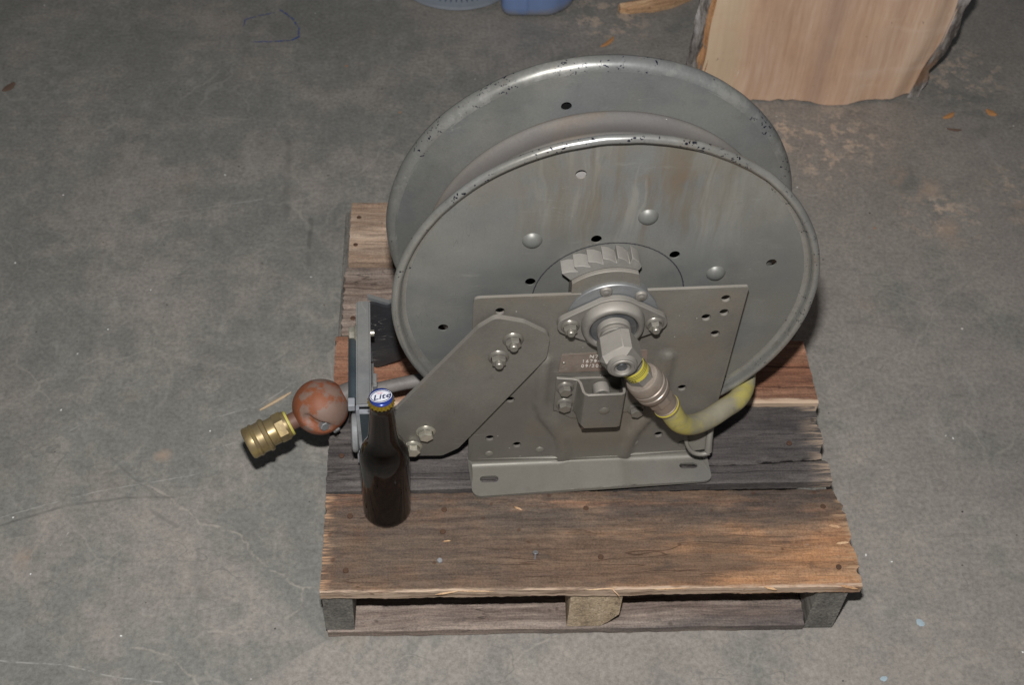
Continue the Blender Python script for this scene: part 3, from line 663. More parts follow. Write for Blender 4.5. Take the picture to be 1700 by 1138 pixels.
# loose splinters on the front edge of the first board: real slivers, counted with the board
bm = bmesh.new()
for (x, y, L, wv, ang) in ((.155,-.003,.030,.0011,.16),(.190,-.0012,.05,.0008,-.03),(.345,-.0005,.04,.0008,.06),(.362,-.005,.016,.0006,-.9),
                            (.43,-.0015,.05,.0007,.03),(.556,-.003,.016,.0015,-.3),(.655,-.003,.022,.0016,-.25),(.255,.1468,.02,.0014,.1),(.272,.1462,.016,.0012,-.2),(.25,.140,.02,.001,.05),
                            (.247,.118,.012,.0014,-.5),(.155,.07,.010,.001,.1),(.205,.142,.018,.001,.03),(.655,.085,.016,.0018,-.2),(.66,.06,.018,.0018,.1),(.305,.146,.016,.001,.3)):
    z = .1195 if y < .01 else .1215
    c, s = math.cos(ang), math.sin(ang); P = []
    for (a, b, h) in ((-L/2,0,0),(-L*.2,-wv,0),(L*.3,-wv*.7,0),(L/2,0,0),(L*.2,wv,0),(-L*.3,wv*.8,0)):
        P.append((x+a*c-b*s, y+a*s+b*c, z))
    lo = [bm.verts.new(p) for p in P]; hi = [bm.verts.new((p[0],p[1],p[2]+wv*.9)) for p in P]
    bm.faces.new(hi); bm.faces.new(lo[::-1])
    for i in range(6): bm.faces.new((lo[i], lo[(i+1)%6], hi[(i+1)%6], hi[i]))
sp = fin(bm, 'splinter', M['splinter'], pal, smooth=False, bevel=0); sp['kind'] = 'stuff'

# ------------------------------------------------------------------ the reel
HR = empty('hose_reel', (.3382, .2124, .120), .0401)
tag(HR, 'large dusty grey metal hose reel with two discs standing on the wooden pallet', 'hose reel')
# front disc
ctr = [(AX+.196*math.cos(math.radians(a)), AZ+.196*math.sin(math.radians(a))) for a in (14,103,194,284)]
inn = [(AX+.003+.097*math.cos(math.radians(a)), AZ-.001+.097*math.sin(math.radians(a))) for a in (43,103,163,223,283,343)]
def disc(d0, hs, mat, name='disc'):
    bm = bmesh.new(); holes = [circ(x, z, .0062, 20) for (x, z) in hs]
    sheet(bm, circ(AX, AZ, .240, 160), holes, .0022, lambda u, v, w_: Vector((u, d0+w_, v)))
    return fin(bm, name, mat, HR, sharp=40)
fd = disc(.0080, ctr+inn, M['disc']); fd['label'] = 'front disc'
bd = disc(.1215, ctr, M['disc_back'], 'disc'); bd['label'] = 'rear disc'
# pressed dimples (rivet heads) on the front disc
def dome_mesh(r, h, k=18):
    bm = bmesh.new(); lathe(bm, [(0,h),(r*.35,h*.95),(r*.65,h*.72),(r*.88,h*.32),(r,0),(r*1.02,-.0004)], frame((0,0,0),(0,-1,0)), k)
    bmesh.ops.recalc_face_normals(bm, faces=bm.faces)
    me = bpy.data.meshes.new('dome'); bm.to_mesh(me); bm.free()
    for p in me.polygons: p.use_smooth = True
    return me
dm = dome_mesh(.0115, .0055); dm.materials.append(M['disc'])
for a in (14.5,74,134,194,254,314):
    link('rivet', dm, None, fd, (AX+.131*math.cos(math.radians(a)), .0078, AZ+.131*math.sin(math.radians(a))))
# scribed marker ring
bm = bmesh.new(); prev = None; first = None
for i in range(361):
    a = math.radians(i-0); r = .0895+.0006*nz(i*.9, 3)
    wv = .0009*(.7+.9*abs(nz(i*1.7, 9)))
    A = bm.verts.new((AX+.003+(r-wv)*math.cos(a), .0076, AZ-.002+(r-wv)*math.sin(a))); B = bm.verts.new((AX+.003+(r+wv)*math.cos(a), .0076, AZ-.002+(r+wv)*math.sin(a)))
    if prev: bm.faces.new((prev[0], prev[1], B, A))
    prev = (A, B)
fin(bm, 'marker_line', M['marker'], fd, smooth=False)
# front rim bead
bm = bmesh.new()
pr = [(.2335,.0074),(.2375,.0068),(.2405,.0045)] + arc(.2455, .0008, .0050, 160, 450, 16) + [(.2425,.0085),(.2400,.0100),(.2335,.0100)]
lathe(bm, pr, DEP, 200, closed=True); 
for v in bm.verts:      # handled metal: slightly out of true
    a = math.atan2(v.co.z-AZ, v.co.x-AX); k = .0007*nz(a*3, 1)+.0004*nz(a*11, 5); v.co.y += k; v.co.x += k*.8*math.cos(a); v.co.z += k*.8*math.sin(a)
fin(bm, 'rim', M['rim'], fd, sharp=60)
# rear rim: flares away from the drum
bm = bmesh.new()
pr = [(.2380,.12135),(.2405,.1216),(.2435,.1224),(.2463,.1241),(.2486,.1267),(.2500,.1300),(.2506,.1335),(.2498,.1368),(.2475,.1385),(.2448,.1375),(.2435,.1340),(.2410,.1280),(.2390,.1245),(.2380,.1240)]
lathe(bm, pr, DEP, 200, closed=True)
for v in bm.verts:
    a = math.atan2(v.co.z-AZ, v.co.x-AX); k = .0008*nz(a*3, 11)+.0004*nz(a*11, 15); v.co.y += k; v.co.x += k*.6*math.cos(a); v.co.z += k*.6*math.sin(a)
fin(bm, 'rim', M['rim_back'], bd, sharp=60)
bd.location.x = -.0035
# drum between the discs
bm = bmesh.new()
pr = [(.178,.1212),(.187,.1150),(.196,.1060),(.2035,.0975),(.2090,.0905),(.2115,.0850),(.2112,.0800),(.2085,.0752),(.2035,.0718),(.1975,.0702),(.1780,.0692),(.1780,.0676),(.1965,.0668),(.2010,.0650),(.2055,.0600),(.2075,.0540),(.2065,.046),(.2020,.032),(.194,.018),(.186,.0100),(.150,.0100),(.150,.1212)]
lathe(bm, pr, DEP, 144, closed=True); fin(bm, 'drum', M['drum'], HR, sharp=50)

# front support plate with embossed rib and holes
pout = rounded([(-.1540,.3255),(-.0310,.3268),(-.0310,.285),(-.018,.262),(.026,.262),(.0455,.285),(.0455,.3293),(.1632,.3310),(.1605,.001),(-.1555,.001)], [.008,0,.01,.01,.01,.01,0,.003,0,0], 4)
H_ = [(-.1232,.3026),(.1391,.3122),(.141,.2882),(.1206,.2807),(.1362,.251),(.1104,.1495),(-.1048,.1381),(-.1281,.0596),(-.0923,.0428),(.093,.0529)]
def seg_d(p, a, b):
    ax, ay = a; bx, by = b; dx, dy = bx-ax, by-ay; t = max(0, min(1, ((p[0]-ax)*dx+(p[1]-ay)*dy)/(dx*dx+dy*dy)))
    return math.hypot(p[0]-ax-t*dx, p[1]-ay-t*dy)
ribL = [(-.0665,.212),(-.0665,.130),(-.060,.105),(-.036,.060),(-.030,.030),(-.030,-.06)]
ribR = [(.0835,.212),(.0850,.130),(.078,.105),(.058,.060),(.052,.030),(.052,-.06)]
def sst(x): x = max(0, min(1, x)); return x*x*(3-2*x)
def emboss(u, v):
    d = min(min(seg_d((u,v), a, b) for a, b in zip(L_, L_[1:])) for L_ in (ribL, ribR))
    h = .0060*sst((.0120-d)/.0085)
    # the panel between the ribs near the foot is raised too
    xl = -.030 if v < .03 else -.030-.006*(v-.03)/.03; xr = .052+(.052-.052)
    k = sst((.085-v)/.035)*sst((u-xl+.004)/.010)*sst((xr+.004-u)/.010)
    return max(h*sst((v+.0)/.03+.35 if v < .05 else 1), .0030*k)
PD = -.0190
bm = bmesh.new()
sheet(bm, pout, [circ(x, z, .0058, 16) for x, z in H_], .0040, lambda u, v, w_: Vector((u, PD+w_-emboss(u, v)+.0010*nz(u*14, v*14, 3), v)), step=.0048)
sp_ = fin(bm, 'support_plate', M['plate'], HR, sharp=40); sp_['label'] = 'front support plate'
# foot flange: bent forward, right end lifted off the lower board
def foot(u, v, w_):
    R = .0065; t = v
    L1 = .0045
    lift = .0075*max(0, (u+.02)/.18)
    if t < L1: p = (PD, .0095-t*1.0+.0035); nn = (0,1)  # vertical lead-in
    if t < L1: y = PD+w_; z = .0045+R-.0045+(L1-t)
    elif t < L1+R*math.pi/2:
        a = (t-L1)/R; y = PD-R+(R+w_)*math.cos(a); z = R-(R+w_)*math.sin(a)+.0
        z = (.0045+R)-(R+w_)*math.sin(a) - .0045
    else:
        e = t-L1-R*math.pi/2; y = PD-R-e; z = -w_ + lift*min(1, e/.040)*.9
    z += .0042
    # raised middle panel carries over the bend
    k = sst((u+.034)/.010)*sst((.056-u)/.010); e = max(0, min(1, (t-L1)/(R*1.5)))
    y -= .0030*k*(1-e); z += .0030*k*e
    return Vector((u, y, z))
fo2 = rounded([(-.1562,0),(.1612,0),(.1640,.055),(-.1520,.0600)], [0,0,.012,.014], 5)
bm = bmesh.new()
sheet(bm, fo2, [slot(-.1290,.0335,.014,.0052), slot(.1365,.0265,.014,.0052)], .0040, foot, step=(.006,.0024))
fin(bm, 'foot_flange', M['plate2'], HR, sharp=40, bevel=.0007)
# dimples punched in the foot of the plate
dm2 = dome_mesh(.0058, .0016, 14); dm2.materials.append(M['plate2'])
for x, z in ((-.128,.0254),(-.0617,.0302),(.0628,.0378),(.1281,.0307)): link('dimple', dm2, None, sp_, (x, PD-.0004, z))
# rear support plate, mostly hidden
bm = bmesh.new()
sheet(bm, rounded([(-.154,.325),(.163,.330),(.1605,.001),(-.1555,.001)], [.008,.003,0,0], 3), [], .0040, lambda u, v, w_: Vector((u, .1500+w_, v)))
box(bm, (.003,.1790,.0022), (.316,.05,.004)); o = fin(bm, 'support_plate', M['plate'], HR, sharp=40); o['label'] = 'rear support plate'
# black cylinder added unseen behind the rear disc, to make its holes dark
bm = bmesh.new(); lathe(bm, [(0,.1290),(.205,.1290),(.212,.1330),(.212,.1450),(0,.1450)], DEP, 96); fin(bm, 'hole_darkener', M['darkener'], HR, sharp=40)
# axle
bm = bmesh.new(); lathe(bm, [(0,-.02),(.016,-.02),(.016,.152),(0,.152)], DEP, 24); fin(bm, 'axle', M['bearing'], HR)

# ratchet sector
bm = bmesh.new()
gx, gz = AX+.002, AZ-.002
def gp(r, deg): return (gx+r*math.cos(math.radians(deg)), gz+r*math.sin(math.radians(deg)))
out_ = []; n_t = 6; a1, a0 = 133.5, 66.5; st = (a1-a0)/n_t
for i in range(n_t):
    t0 = a1-st*i; out_ += [gp(.0870, t0), gp(.0835, t0-st*.5), gp(.0775, t0-st*.99)]
innr = [gp(.0705, a0+(a1-a0)*i/12) for i in range(13)]
outer = out_ + innr
sheet(bm, outer, [], .0205, lambda u, v, w_: Vector((u, -.0125+w_, v)))
fin(bm, 'ratchet_sector', M['tooth'], HR, sharp=25, bevel=.0006)
# hub block under the teeth
bm = bmesh.new()
blk = [gp(.0690, 133.5-67*i/14) for i in range(15)] + [(gx+.040, gz+.01),(gx+.040,gz-.02),(gx-.046,gz-.02)]
sheet(bm, blk, [], .0240, lambda u, v, w_: Vector((u, -.0170+w_, v)))
fin(bm, 'hub_block', M['plate'], HR, sharp=30, bevel=.0005)
# zinc disc with two bolts
bm = bmesh.new(); lathe(bm, [(0,-.0215),(.0525,-.0215),(.0535,-.0205),(.0535,-.0100),(0,-.0100)], frame((AX+.005,0,AZ-.004),(0,1,0)), 64)
zd = fin(bm, 'hub_disc', M['zinc'], HR, sharp=30)
bm = bmesh.new(); lathe(bm, [(0,.0042),(.0030,.0042),(.0036,.0034),(.0046,.0034),(.0064,.0030),(.0072,.0018),(.0074,0)], frame((0,0,0),(0,-1,0)), 20)
me = bpy.data.meshes.new('b'); bmesh.ops.recalc_face_normals(bm, faces=bm.faces); bm.to_mesh(me); bm.free(); me.materials.append(M['cast'])
for p in me.polygons: p.use_smooth = True
for x, z in ((-.0035,.3335),(.0378,.3247)): link('screw', me, None, zd, (x, -.0215, z))

# two-bolt bearing flange
BX, BZ = AX+.0045, AZ-.0055
ear = .0495
o_ = []
for sgn in (1, -1):
    c0 = (BX+sgn*ear, BZ+(-.003 if sgn > 0 else -.003))
    if sgn > 0: o_ += arc(c0[0], c0[1], .0150, -62, 62, 8)
    else: o_ += arc(c0[0], c0[1], .0150, 118, 242, 8)
    if sgn > 0: o_ += arc(BX, BZ, .0400, 64, 116, 10)
    else: o_ += arc(BX, BZ, .0400, 244, 296, 10)
bm = bmesh.new(); sheet(bm, o_, [circ(BX, BZ, .0255, 40)], .0080, lambda u, v, w_: Vector((u, PD-.0290+.0200+w_-.0, v)) if False else Vector((u, -.0305+w_, v)))
bfl = fin(bm, 'bearing_flange', M['cast'], HR, sharp=35, bevel=.0016)
BM = frame((BX, 0, BZ), (0,1,0))
bm = bmesh.new(); lathe(bm, [(.0375,-.030),(.0372,-.034),(.0350,-.0405),(.0325,-.0425),(.0295,-.0425),(.0285,-.0415),(.0280,-.036),(.0280,-.028),(.0375,-.028)], BM, 64, closed=True)
fin(bm, 'housing_ring', M['cast'], bfl, sharp=50)
bm = bmesh.new(); lathe(bm, [(.0283,-.030),(.0283,-.0385),(.0272,-.0395),(.0262,-.0385),(.0230,-.0388),(.0215,-.0395),(.0198,-.0395),(.0195,-.030)], BM, 56, closed=False)
fin(bm, 'bearing_race', M['bearing'], HR, sharp=40)
bm = bmesh.new(); lathe(bm, [(0,-.020),(.0200,-.030),(.0200,-.0455),(.0192,-.0470),(.0165,-.0475),(.0165,-.0520),(.0185,-.0530),(.0190,-.0545),(.0185,-.0560),(.0150,-.0570),(.0150,-.062),(0,-.062)], BM, 48)
fin(bm, 'shaft_collar', M['cast'], HR, sharp=50)

# flange bolts and nuts
def bolt_mesh(kind, mat):
    bm = bmesh.new(); F = frame((0,0,0), (0,-1,0))
    lathe(bm, [(0,0),(.0108,0),(.0112,.0008),(.0104,.0018),(.0084,.0032)], F, 28)
    if kind == 'nut':
        hexp(bm, F, .0083, .0015, .0095); lathe(bm, [(.0046,.0090),(.0046,.0128),(.0038,.0138),(0,.0138)], F, 18)
    elif kind == 'bolt':
        hexp(bm, F, .0083, .0015, .0098, ch=.0010)
    else:
        hexp(bm, F, .0080, 0, .0075, ch=.0009)
    bmesh.ops.recalc_face_normals(bm, faces=bm.faces)
    me = bpy.data.meshes.new('bolt'); bm.to_mesh(me); bm.free(); me.materials.append(mat)
    for p in me.polygons: p.use_smooth = True
    me.set_sharp_from_angle(angle=math.radians(32)); return me
MN = bolt_mesh('nut', M['bolt']); MB = bolt_mesh('bolt', M['bolt_bright']); MC = bolt_mesh('bolt', M['bolt'])
for x, z, a in ((BX-ear+.000, BZ-.003, .3), (BX+ear, BZ-.003, .9)):
    o = link('nut', MN, None, bfl, (x, -.0305, z)); o.rotation_euler = (0, a, 0)

# swivel elbow
EC = Vector((.0080, -.0790, .2950)); od = Vector((.545, 0, -.838)).normalized()
ang = math.atan2(.545, .838)
bm = bmesh.new()
Rm = Matrix.Rotation(-ang, 3, 'Y')      # block turned so that one face looks along the outlet
box(bm, (0,0,0), (.0415,.042,.0410), None)
bmesh.ops.bevel(bm, geom=list(bm.edges), offset=.0075, segments=1, affect='EDGES', profile=.5)
for v in bm.verts: v.co = Matrix.Rotation(-(ang), 3, 'Y') @ v.co + EC
elb = fin(bm, 'elbow_body', M['cast'], HR, sharp=22, bevel=.0008)
PF = frame(EC+Vector((.0005,0,.0)), (0,-1,0))
bm = bmesh.new(); lathe(bm, [(.0175,.0200),(.0172,.0235),(.0150,.0250),(.0138,.0250),(.0130,.0262),(.0105,.0262),(.0092,.0250),(.0088,.0200),(.0080,.0170)], PF, 40)
fin(bm, 'port_ring', M['cast'], elb, sharp=30)
bm = bmesh.new(); lathe(bm, [(0,.0150),(.0081,.0150),(.0081,.0172)], PF, 24); fin(bm, 'port_bore', M['dark'], elb)
bm = bmesh.new(); lathe(bm, [(0,.0190),(.0058,.0190),(.0066,.0205),(.0058,.0218),(0,.0218)], PF @ Matrix.Translation((0,-.003,0)), 20); fin(bm, 'plug', M['bearing'], elb, sharp=50)
OD = frame(EC, od)
bm = bmesh.new(); lathe(bm, [(0,.015),(.0150,.018),(.0150,.0300),(.0135,.0310),(.0135,.060),(0,.060)], OD, 32); fin(bm, 'outlet_neck', M['cast'], elb, sharp=40)
tg = None
bm = bmesh.new(); lathe(bm, [(.0135,.0300),(.0153,.0300),(.0154,.0315),(.0154,.0440),(.0153,.0450),(.0135,.0450)], OD, 40, closed=True); tg = fin(bm, 'yellow_tag', M['yellow_tag'], elb, sharp=40)
# black print on the tag: three thin lines and part of a word round the band
bm = bmesh.new()
for k_, a_ in enumerate((.0330,.0355,.0380)):
    lathe(bm, [(.01545,a_),(.01565,a_+.0001),(.01565,a_+.0006),(.01545,a_+.0007)], OD, 48)
fin(bm, 'printed_line', M['black_ink'], tg, smooth=False)
for i, ch in enumerate('MON'):
    for rep in (0,):
        me = text_mesh(ch, .0062, .0001); th_ = math.radians(-128 - 18*i)
        # wrap: tangent along the circumference, text up along -axis
        dir_ = OD.to_3x3() @ Vector((math.cos(th_), math.sin(th_), 0)); up = -od; rt = up.cross(dir_)
        Mx = Matrix((( *[rt[0], up[0], dir_[0]], 0), (*[rt[1], up[1], dir_[1]], 0), (*[rt[2], up[2], dir_[2]], 0), (0,0,0,1)))
        Mx = Matrix.Translation(EC + od*.0420 + dir_*.01555) @ Mx
        me.transform(Mx); me.materials.clear(); link('lettering', me, M['black_ink'], tg)
# inlet hose assembly
bm = bmesh.new(); hexp(bm, OD, .0158, .0450, .0575, ch=.001); fin(bm, 'hex_nut', M['cast'], HR, sharp=25, bevel=.0006)
bm = bmesh.new(); lathe(bm, [(0,.056),(.0165,.0560),(.0198,.0575),(.0215,.0605),(.0218,.0700),(.0205,.0708),(.0205,.0725),(.0218,.0733),(.0218,.0790),(.0208,.0798),(.0208,.0812),(.0217,.0820),(.0214,.0880),(.0190,.0915),(.0165,.0930),(0,.093)], OD, 48)
cp = fin(bm, 'coupling', M['coupling'], HR, sharp=35)
bm = bmesh.new(); hexp(bm, OD, .0170, .0925, .1080, ch=.001, n=8); lathe(bm, [(.0152,.1075),(.0152,.1200),(.0160,.1210),(.0158,.1280),(0,.128)], OD, 32); fin(bm, 'coupling_nut', M['coupling'], cp, sharp=25, bevel=.0005)
bm = bmesh.new(); lathe(bm, [(.0120,.1225),(.0163,.1225),(.0166,.1235),(.0163,.1250),(.0120,.1250)], OD, 36, closed=True); fin(bm, 'yellow_ring', M['yellow_tag'], cp)
p0 = EC+od*.112; p1 = EC+od*.134
hp = [tuple(p0), tuple(p1), (.0960,-.0775,.1560), (.1170,-.0665,.1350), (.1420,-.0500,.1235), (.1670,-.0320,.1205), (.1900,-.0120,.1150), (.2045,.0150,.1130), (.2050,.0450,.1250), (.1850,.0650,.1500), (.150,.070,.185)]
bm = bmesh.new(); tube(bm, hp, [.0135,.0138]+[.0130]*9, 24); o = fin(bm, 'inlet_hose', M['yellow'], HR, sharp=60); o['label'] = 'short yellow hose grimed with grey dust'
# bent strap under the hose
bm = bmesh.new()
path = [(.1210,-.0360,.1050),(.1215,-.0400,.0830),(.1250,-.0450,.0640),(.1340,-.0475,.0500),(.1460,-.0480,.0455),(.1560,-.0470,.0475)]
for i in range(len(path)-1): pass
tube(bm, path, [.0022,.0024,.0026,.0028,.0032,.0040], 10)
tube(bm, [(.1560,-.0300,.0930),(.1540,-.0400,.0720),(.1545,-.0470,.0500)], [.0035,.0045,.0050], 10)
fin(bm, 'retaining_clip', M['plate2'], HR, sharp=60)
bm = bmesh.new(); sheet(bm, [(.1225,.1000),(.1555,.0920),(.1530,.0520),(.1350,.0500),(.1260,.0640)], [], .0020, lambda u, v, w_: Vector((u, -.0300-(.1-v)*.30+w_, v))); fin(bm, 'clip_web', M['plate'], HR, sharp=40)

# name plate with stamped figures
bm = bmesh.new(); sheet(bm, rounded([(-.0480,.1885),(-.0465,.2225),(.0575,.2260),(.0600,.1910)], .002, 2), [], .0008, lambda u, v, w_: Vector((u, -.0202+w_-.0, v)))
npl = fin(bm, 'name_plate', M['nameplate'], HR, sharp=40)
XZ = Matrix(((1,0,0,0),(0,0,-1,0),(0,1,0,0),(0,0,0,1)))
for txt, x, z in (('N7.8-', -.0015, .2170), ('16794Z.', -.0050, .2085), ('09/2000', -.0055, .1998)):
    text_obj(txt, M['stamp'], npl, Matrix.Translation((x, -.0204, z)) @ Matrix.Rotation(.03, 4, 'Y') @ XZ, .0078, .00015, 0, 1.25)
dmr = dome_mesh(.0021, .0014, 12); dmr.materials.append(M['bolt'])
for x, z in ((-.0425,.2070),(.0535,.2100)): link('rivet', dmr, None, npl, (x, -.0202, z))

# pawl bracket: hat-section strap folded out of the plate
def hatprof():
    y = -.0235
    return [(-.0500,y),(-.0300,y),(-.0250,y-.0012),(-.0225,y-.0060),(-.0205,y-.0200),(-.0180,y-.0242),(-.0135,y-.0262),(.0270,y-.0262),(.0315,y-.0245),(.0330,y-.0200),(.0335,y)]
bm = bmesh.new(); P = hatprof(); t_ = .0036; zt, zb = .1790, .1250
def off(P, t):
    o = []
    for i, p in enumerate(P):
        a = Vector(P[max(i-1,0)]); b = Vector(P[min(i+1,len(P)-1)]); d = (b-a).normalized(); nn = Vector((-d.y, d.x)); o.append((p[0]+nn.x*t, p[1]+nn.y*t))
    return o
Q = off(P, t_)
ringT = [(x, y, zt) for x, y in P]+[(x, y, zt) for x, y in reversed(Q)]
k = len(ringT)
def zbot(x): return .1180 if x < -.030 else (.1130 if x > -.016 else .1180)
A = [bm.verts.new((x, y, z + (.003 if x < -.03 else 0))) for x, y, z in ringT]; B = [bm.verts.new((x, y, zbot(x))) for x, y, z in ringT]
for i in range(k): bm.faces.new((A[i], A[(i+1)%k], B[(i+1)%k], B[i]))
n_ = len(P)
for i in range(n_-1):
    bm.faces.new((A[i], A[i+1], A[k-2-i], A[k-1-i])); bm.faces.new((B[i+1], B[i], B[k-1-i], B[k-2-i]))
pb = fin(bm, 'pawl_bracket', M['plate'], HR, sharp=32, bevel=.0007)
bm = bmesh.new(); sheet(bm, rounded([(-.049,.178),(-.049,.118),(-.026,.100),(-.012,.098),(.0,.108),(.045,.108),(.068,.122),(.064,.140),(.05,.178)], .004, 3), [], .0030, lambda u, v, w_: Vector((u, -.0222+w_, v)))
fin(bm, 'backing_plate', M['plate'], pb, sharp=35)
for x, z, a in ((-.0385,.1640,.2), (-.0370,.1320,.6)):
    o = link('bolt', MC, None, pb, (x, -.0236, z)); o.rotation_euler = (0, a, 0)
o = link('bolt', MC, None, pb, (.0560, -.0222, .1140)); o.rotation_euler = (0, .3, 0)
dm3 = dome_mesh(.0072, .0020, 20); dm3.materials.append(M['bolt']); link('rivet', dm3, None, pb, (.0085, -.0495, .1470))
bm = bmesh.new(); lathe(bm, [(0,.0),(.0110,.0),(.0110,.012),(.0100,.014),(.0075,.0142),(.0060,.0120),(0,.0120)], frame((.006,-.0235,.1625),(0,-1,0)), 30); fin(bm, 'pawl_pivot', M['cast'], pb, sharp=40)
bm = bmesh.new(); sheet(bm, rounded([(-.016,.1105),(-.016,.1160),(.031,.1160),(.031,.1105)], .003, 2), [], .0200, lambda u, v, w_: Vector((u, -.0440+w_, v-.006))); fin(bm, 'bracket_shade', M['brown_under'], pb, sharp=40)  # dark brown slab added for the shadow beneath the bracket

# arms carrying the hose guide
armo = rounded([(-.1485,.2865),(-.1290,.3035),(-.0960,.2935),(-.0640,.2700),(-.0660,.2300),(-.1690,.0560),(-.1900,.0410),(-.2240,.0430),(-.2760,.0250),(-.2800,.1300),(-.2560,.1280),(-.2440,.1440)], [.016,.012,.02,.018,.02,.016,.01,.01,.004,.004,.004,.01], 5)
bm = bmesh.new(); sheet(bm, armo, [], .0068, lambda u, v, w_: Vector((u, PD-.0112+w_, v)))
arm = fin(bm, 'arm', M['plate'], HR, sharp=40, bevel=.0009); arm['label'] = 'front arm'
for x, z, me, a in ((-.1075,.2650,MN,.2), (-.1235,.2345,MN,.5), (-.2105,.0940,MB,.35), (-.2275,.0630,MB,.1)):
    o = link('bolt' if me is MB else 'nut', me, None, arm, (x, PD-.0112, z)); o.rotation_euler = (0, a, 0); o.scale = (1.12,1.12,1.12)
arm_b = rounded([(-.1485,.2865),(-.1290,.3035),(-.0960,.2935),(-.0640,.2700),(-.0660,.2300),(-.1690,.0560),(-.2140,.0380),(-.2775,.0080),(-.2810,.1460),(-.2530,.1320),(-.2440,.1440)], .008, 3)
bm = bmesh.new(); sheet(bm, arm_b, [], .0046, lambda u, v, w_: Vector((u, .1470+w_, v)))
o = fin(bm, 'arm', M['black_sheet'], HR, sharp=40, bevel=.0006); o['label'] = 'rear arm, black on its inner side'
bm = bmesh.new(); sheet(bm, [(-.2800,.1440),(-.2520,.1300),(-.2400,.1420),(-.2400,.1470),(-.2520,.1360),(-.2800,.1500)], [], .0060, lambda u, v, w_: Vector((u, .1520+w_, v))); fin(bm, 'arm_lip', M['guide'], HR, sharp=40)

# hose guide: frame of bars and rollers across the reel's depth
gd = bpy.data.objects.new('hose_guide', None)
bm = bmesh.new(); g0 = [(-.2955,.1350),(-.2955,.1420),(-.2935,.1435),(-.2785,.1425),(-.2770,.1405),(-.2770,.1340)]
box(bm, (-.2860,.0645,.1405), (.0185,.176,.0060)); bmesh.ops.bevel(bm, geom=list(bm.edges), offset=.0022, segments=3, affect='EDGES')
gb = fin(bm, 'guide_bar', M['guide'], HR, sharp=50)
bm = bmesh.new(); lathe(bm, [(0,-.004),(.0066,-.004),(.0072,-.002),(.0072,.100),(.0066,.102),(0,.102)], frame((-.2985,.0,.1290),(0,1,0)), 20); rl = fin(bm, 'guide_roller', M['roller'], HR, sharp=40)
# front upright of the guide, edge-on, with zinc edges, and the grey end rollers
bm = bmesh.new(); sheet(bm, rounded([(-.2925,.1385),(-.2660,.1385),(-.2660,.0250),(-.2905,.0250)], .002, 2), [], .0030, lambda u, v, w_: Vector((u, -.0325+w_, v))); fin(bm, 'guide_upright', M['roller'], HR, sharp=40, bevel=.0005)
bm = bmesh.new(); sheet(bm, [(-.2935,.1420),(-.2700,.1405),(-.2700,.1380),(-.2935,.1390)], [], .0060, lambda u, v, w_: Vector((u, -.0340+w_, v)))
sheet(bm, [(-.2955,.1480),(-.2915,.1500),(-.2895,.0300),(-.2935,.0300)], [], .0080, lambda u, v, w_: Vector((u, -.0345+w_*1.0, v)))
fin(bm, 'guide_edge', M['grey_wheel'], HR, sharp=30, bevel=.0004)
bm = bmesh.new(); lathe(bm, [(0,-.0048),(.0205,-.0048),(.0250,-.0030),(.0262,0),(.0250,.0030),(.0205,.0048),(0,.0048)], frame((-.2990,-.0200,.0850),(1,0,0)), 32); fin(bm, 'end_wheel', M['grey_wheel'], HR, sharp=30)
bm = bmesh.new(); box(bm, (-.2955,-.0270,.0430), (.0050,.004,.024)); fin(bm, 'guide_tab', M['grey_wheel'], HR, smooth=False, bevel=.0005)
bm = bmesh.new(); box(bm, (-.3010,-.0180,.1390), (.0085,.013,.0110)); fin(bm, 'bolt', M['grey_wheel'], HR, smooth=False, bevel=.001)['label'] = 'square grey bolt head'
me = bolt_mesh('bolt', M['bolt_bright']); o = link('bolt', me, None, HR, (-.2945,.0955,.1470-.004)); o.rotation_euler = (0, 0, -math.pi/2)
bm = bmesh.new(); lathe(bm, [(0,0),(.0045,0),(.0045,.006),(0,.006)], frame((-.2780,.100,.1370),(1,0,0)), 14); fin(bm, 'bolt_end', M['bolt_bright'], HR)
bm = bmesh.new(); box(bm, (-.2725,.0350,.1150), (.0050,.022,.012)); fin(bm, 'guide_tab', M['guide'], HR, smooth=False, bevel=.0008)
# rear upright & lower bar of the frame
bm = bmesh.new(); box(bm, (-.2860,.1500,.0800), (.018,.003,.118)); box(bm, (-.2860,.0620,.0180), (.0185,.170,.006)); fin(bm, 'guide_frame', M['guide'], HR, smooth=False, bevel=.0006)

# ------------------------------------------------------------------ hose end: hose through the guide, ball stop, brass coupler
BC = Vector((-.3457,.045,.0565)); EE = Vector((-.4420,.0050,.0330)); dv = (EE-BC).normalized()
bm = bmesh.new(); tube(bm, [(-.120,.068,.098),(-.18,.066,.086),(-.235,.063,.0775),(-.285,.057,.0700),tuple(BC-dv*.030),tuple(BC-dv*.020)], [.0090]*4+[.0098,.0098], 20)
fin(bm, 'outlet_hose', M['outlet_hose'], HR, sharp=60)
bm = bmesh.new(); bmesh.ops.create_uvsphere(bm, u_segments=64, v_segments=40, radius=.0368)
sd = Vector((.05,-.80,.45)).normalized(); q_ = sd
c1 = Vector((-.006,-.0225,-.002)); 
for v in bm.verts:
    n0 = v.co.normalized()
    # moulded recess for the clamp bolt, and a seam where the halves meet
    ax = Vector((.80,-.25,-.42)).normalized(); p = v.co - Vector((-.0055,-.031,.0070))
    t = p.dot(ax); t = max(-.010, min(.014, t)); dd = (p-ax*t).length*.88
    v.co -= n0*.0075*sst((.0085-dd)/.0035)
    s_ = abs(v.co.dot(Vector((.0,-.42,.9)).normalized())+.008); v.co -= n0*.0004*sst((.0010-s_)/.001)
    v.co += n0*.0005*nz(v.co.x*60, v.co.y*60, v.co.z*60)
me = bpy.data.meshes.new('stop_ball'); bm.to_mesh(me); bm.free()
for p in me.polygons: p.use_smooth = True
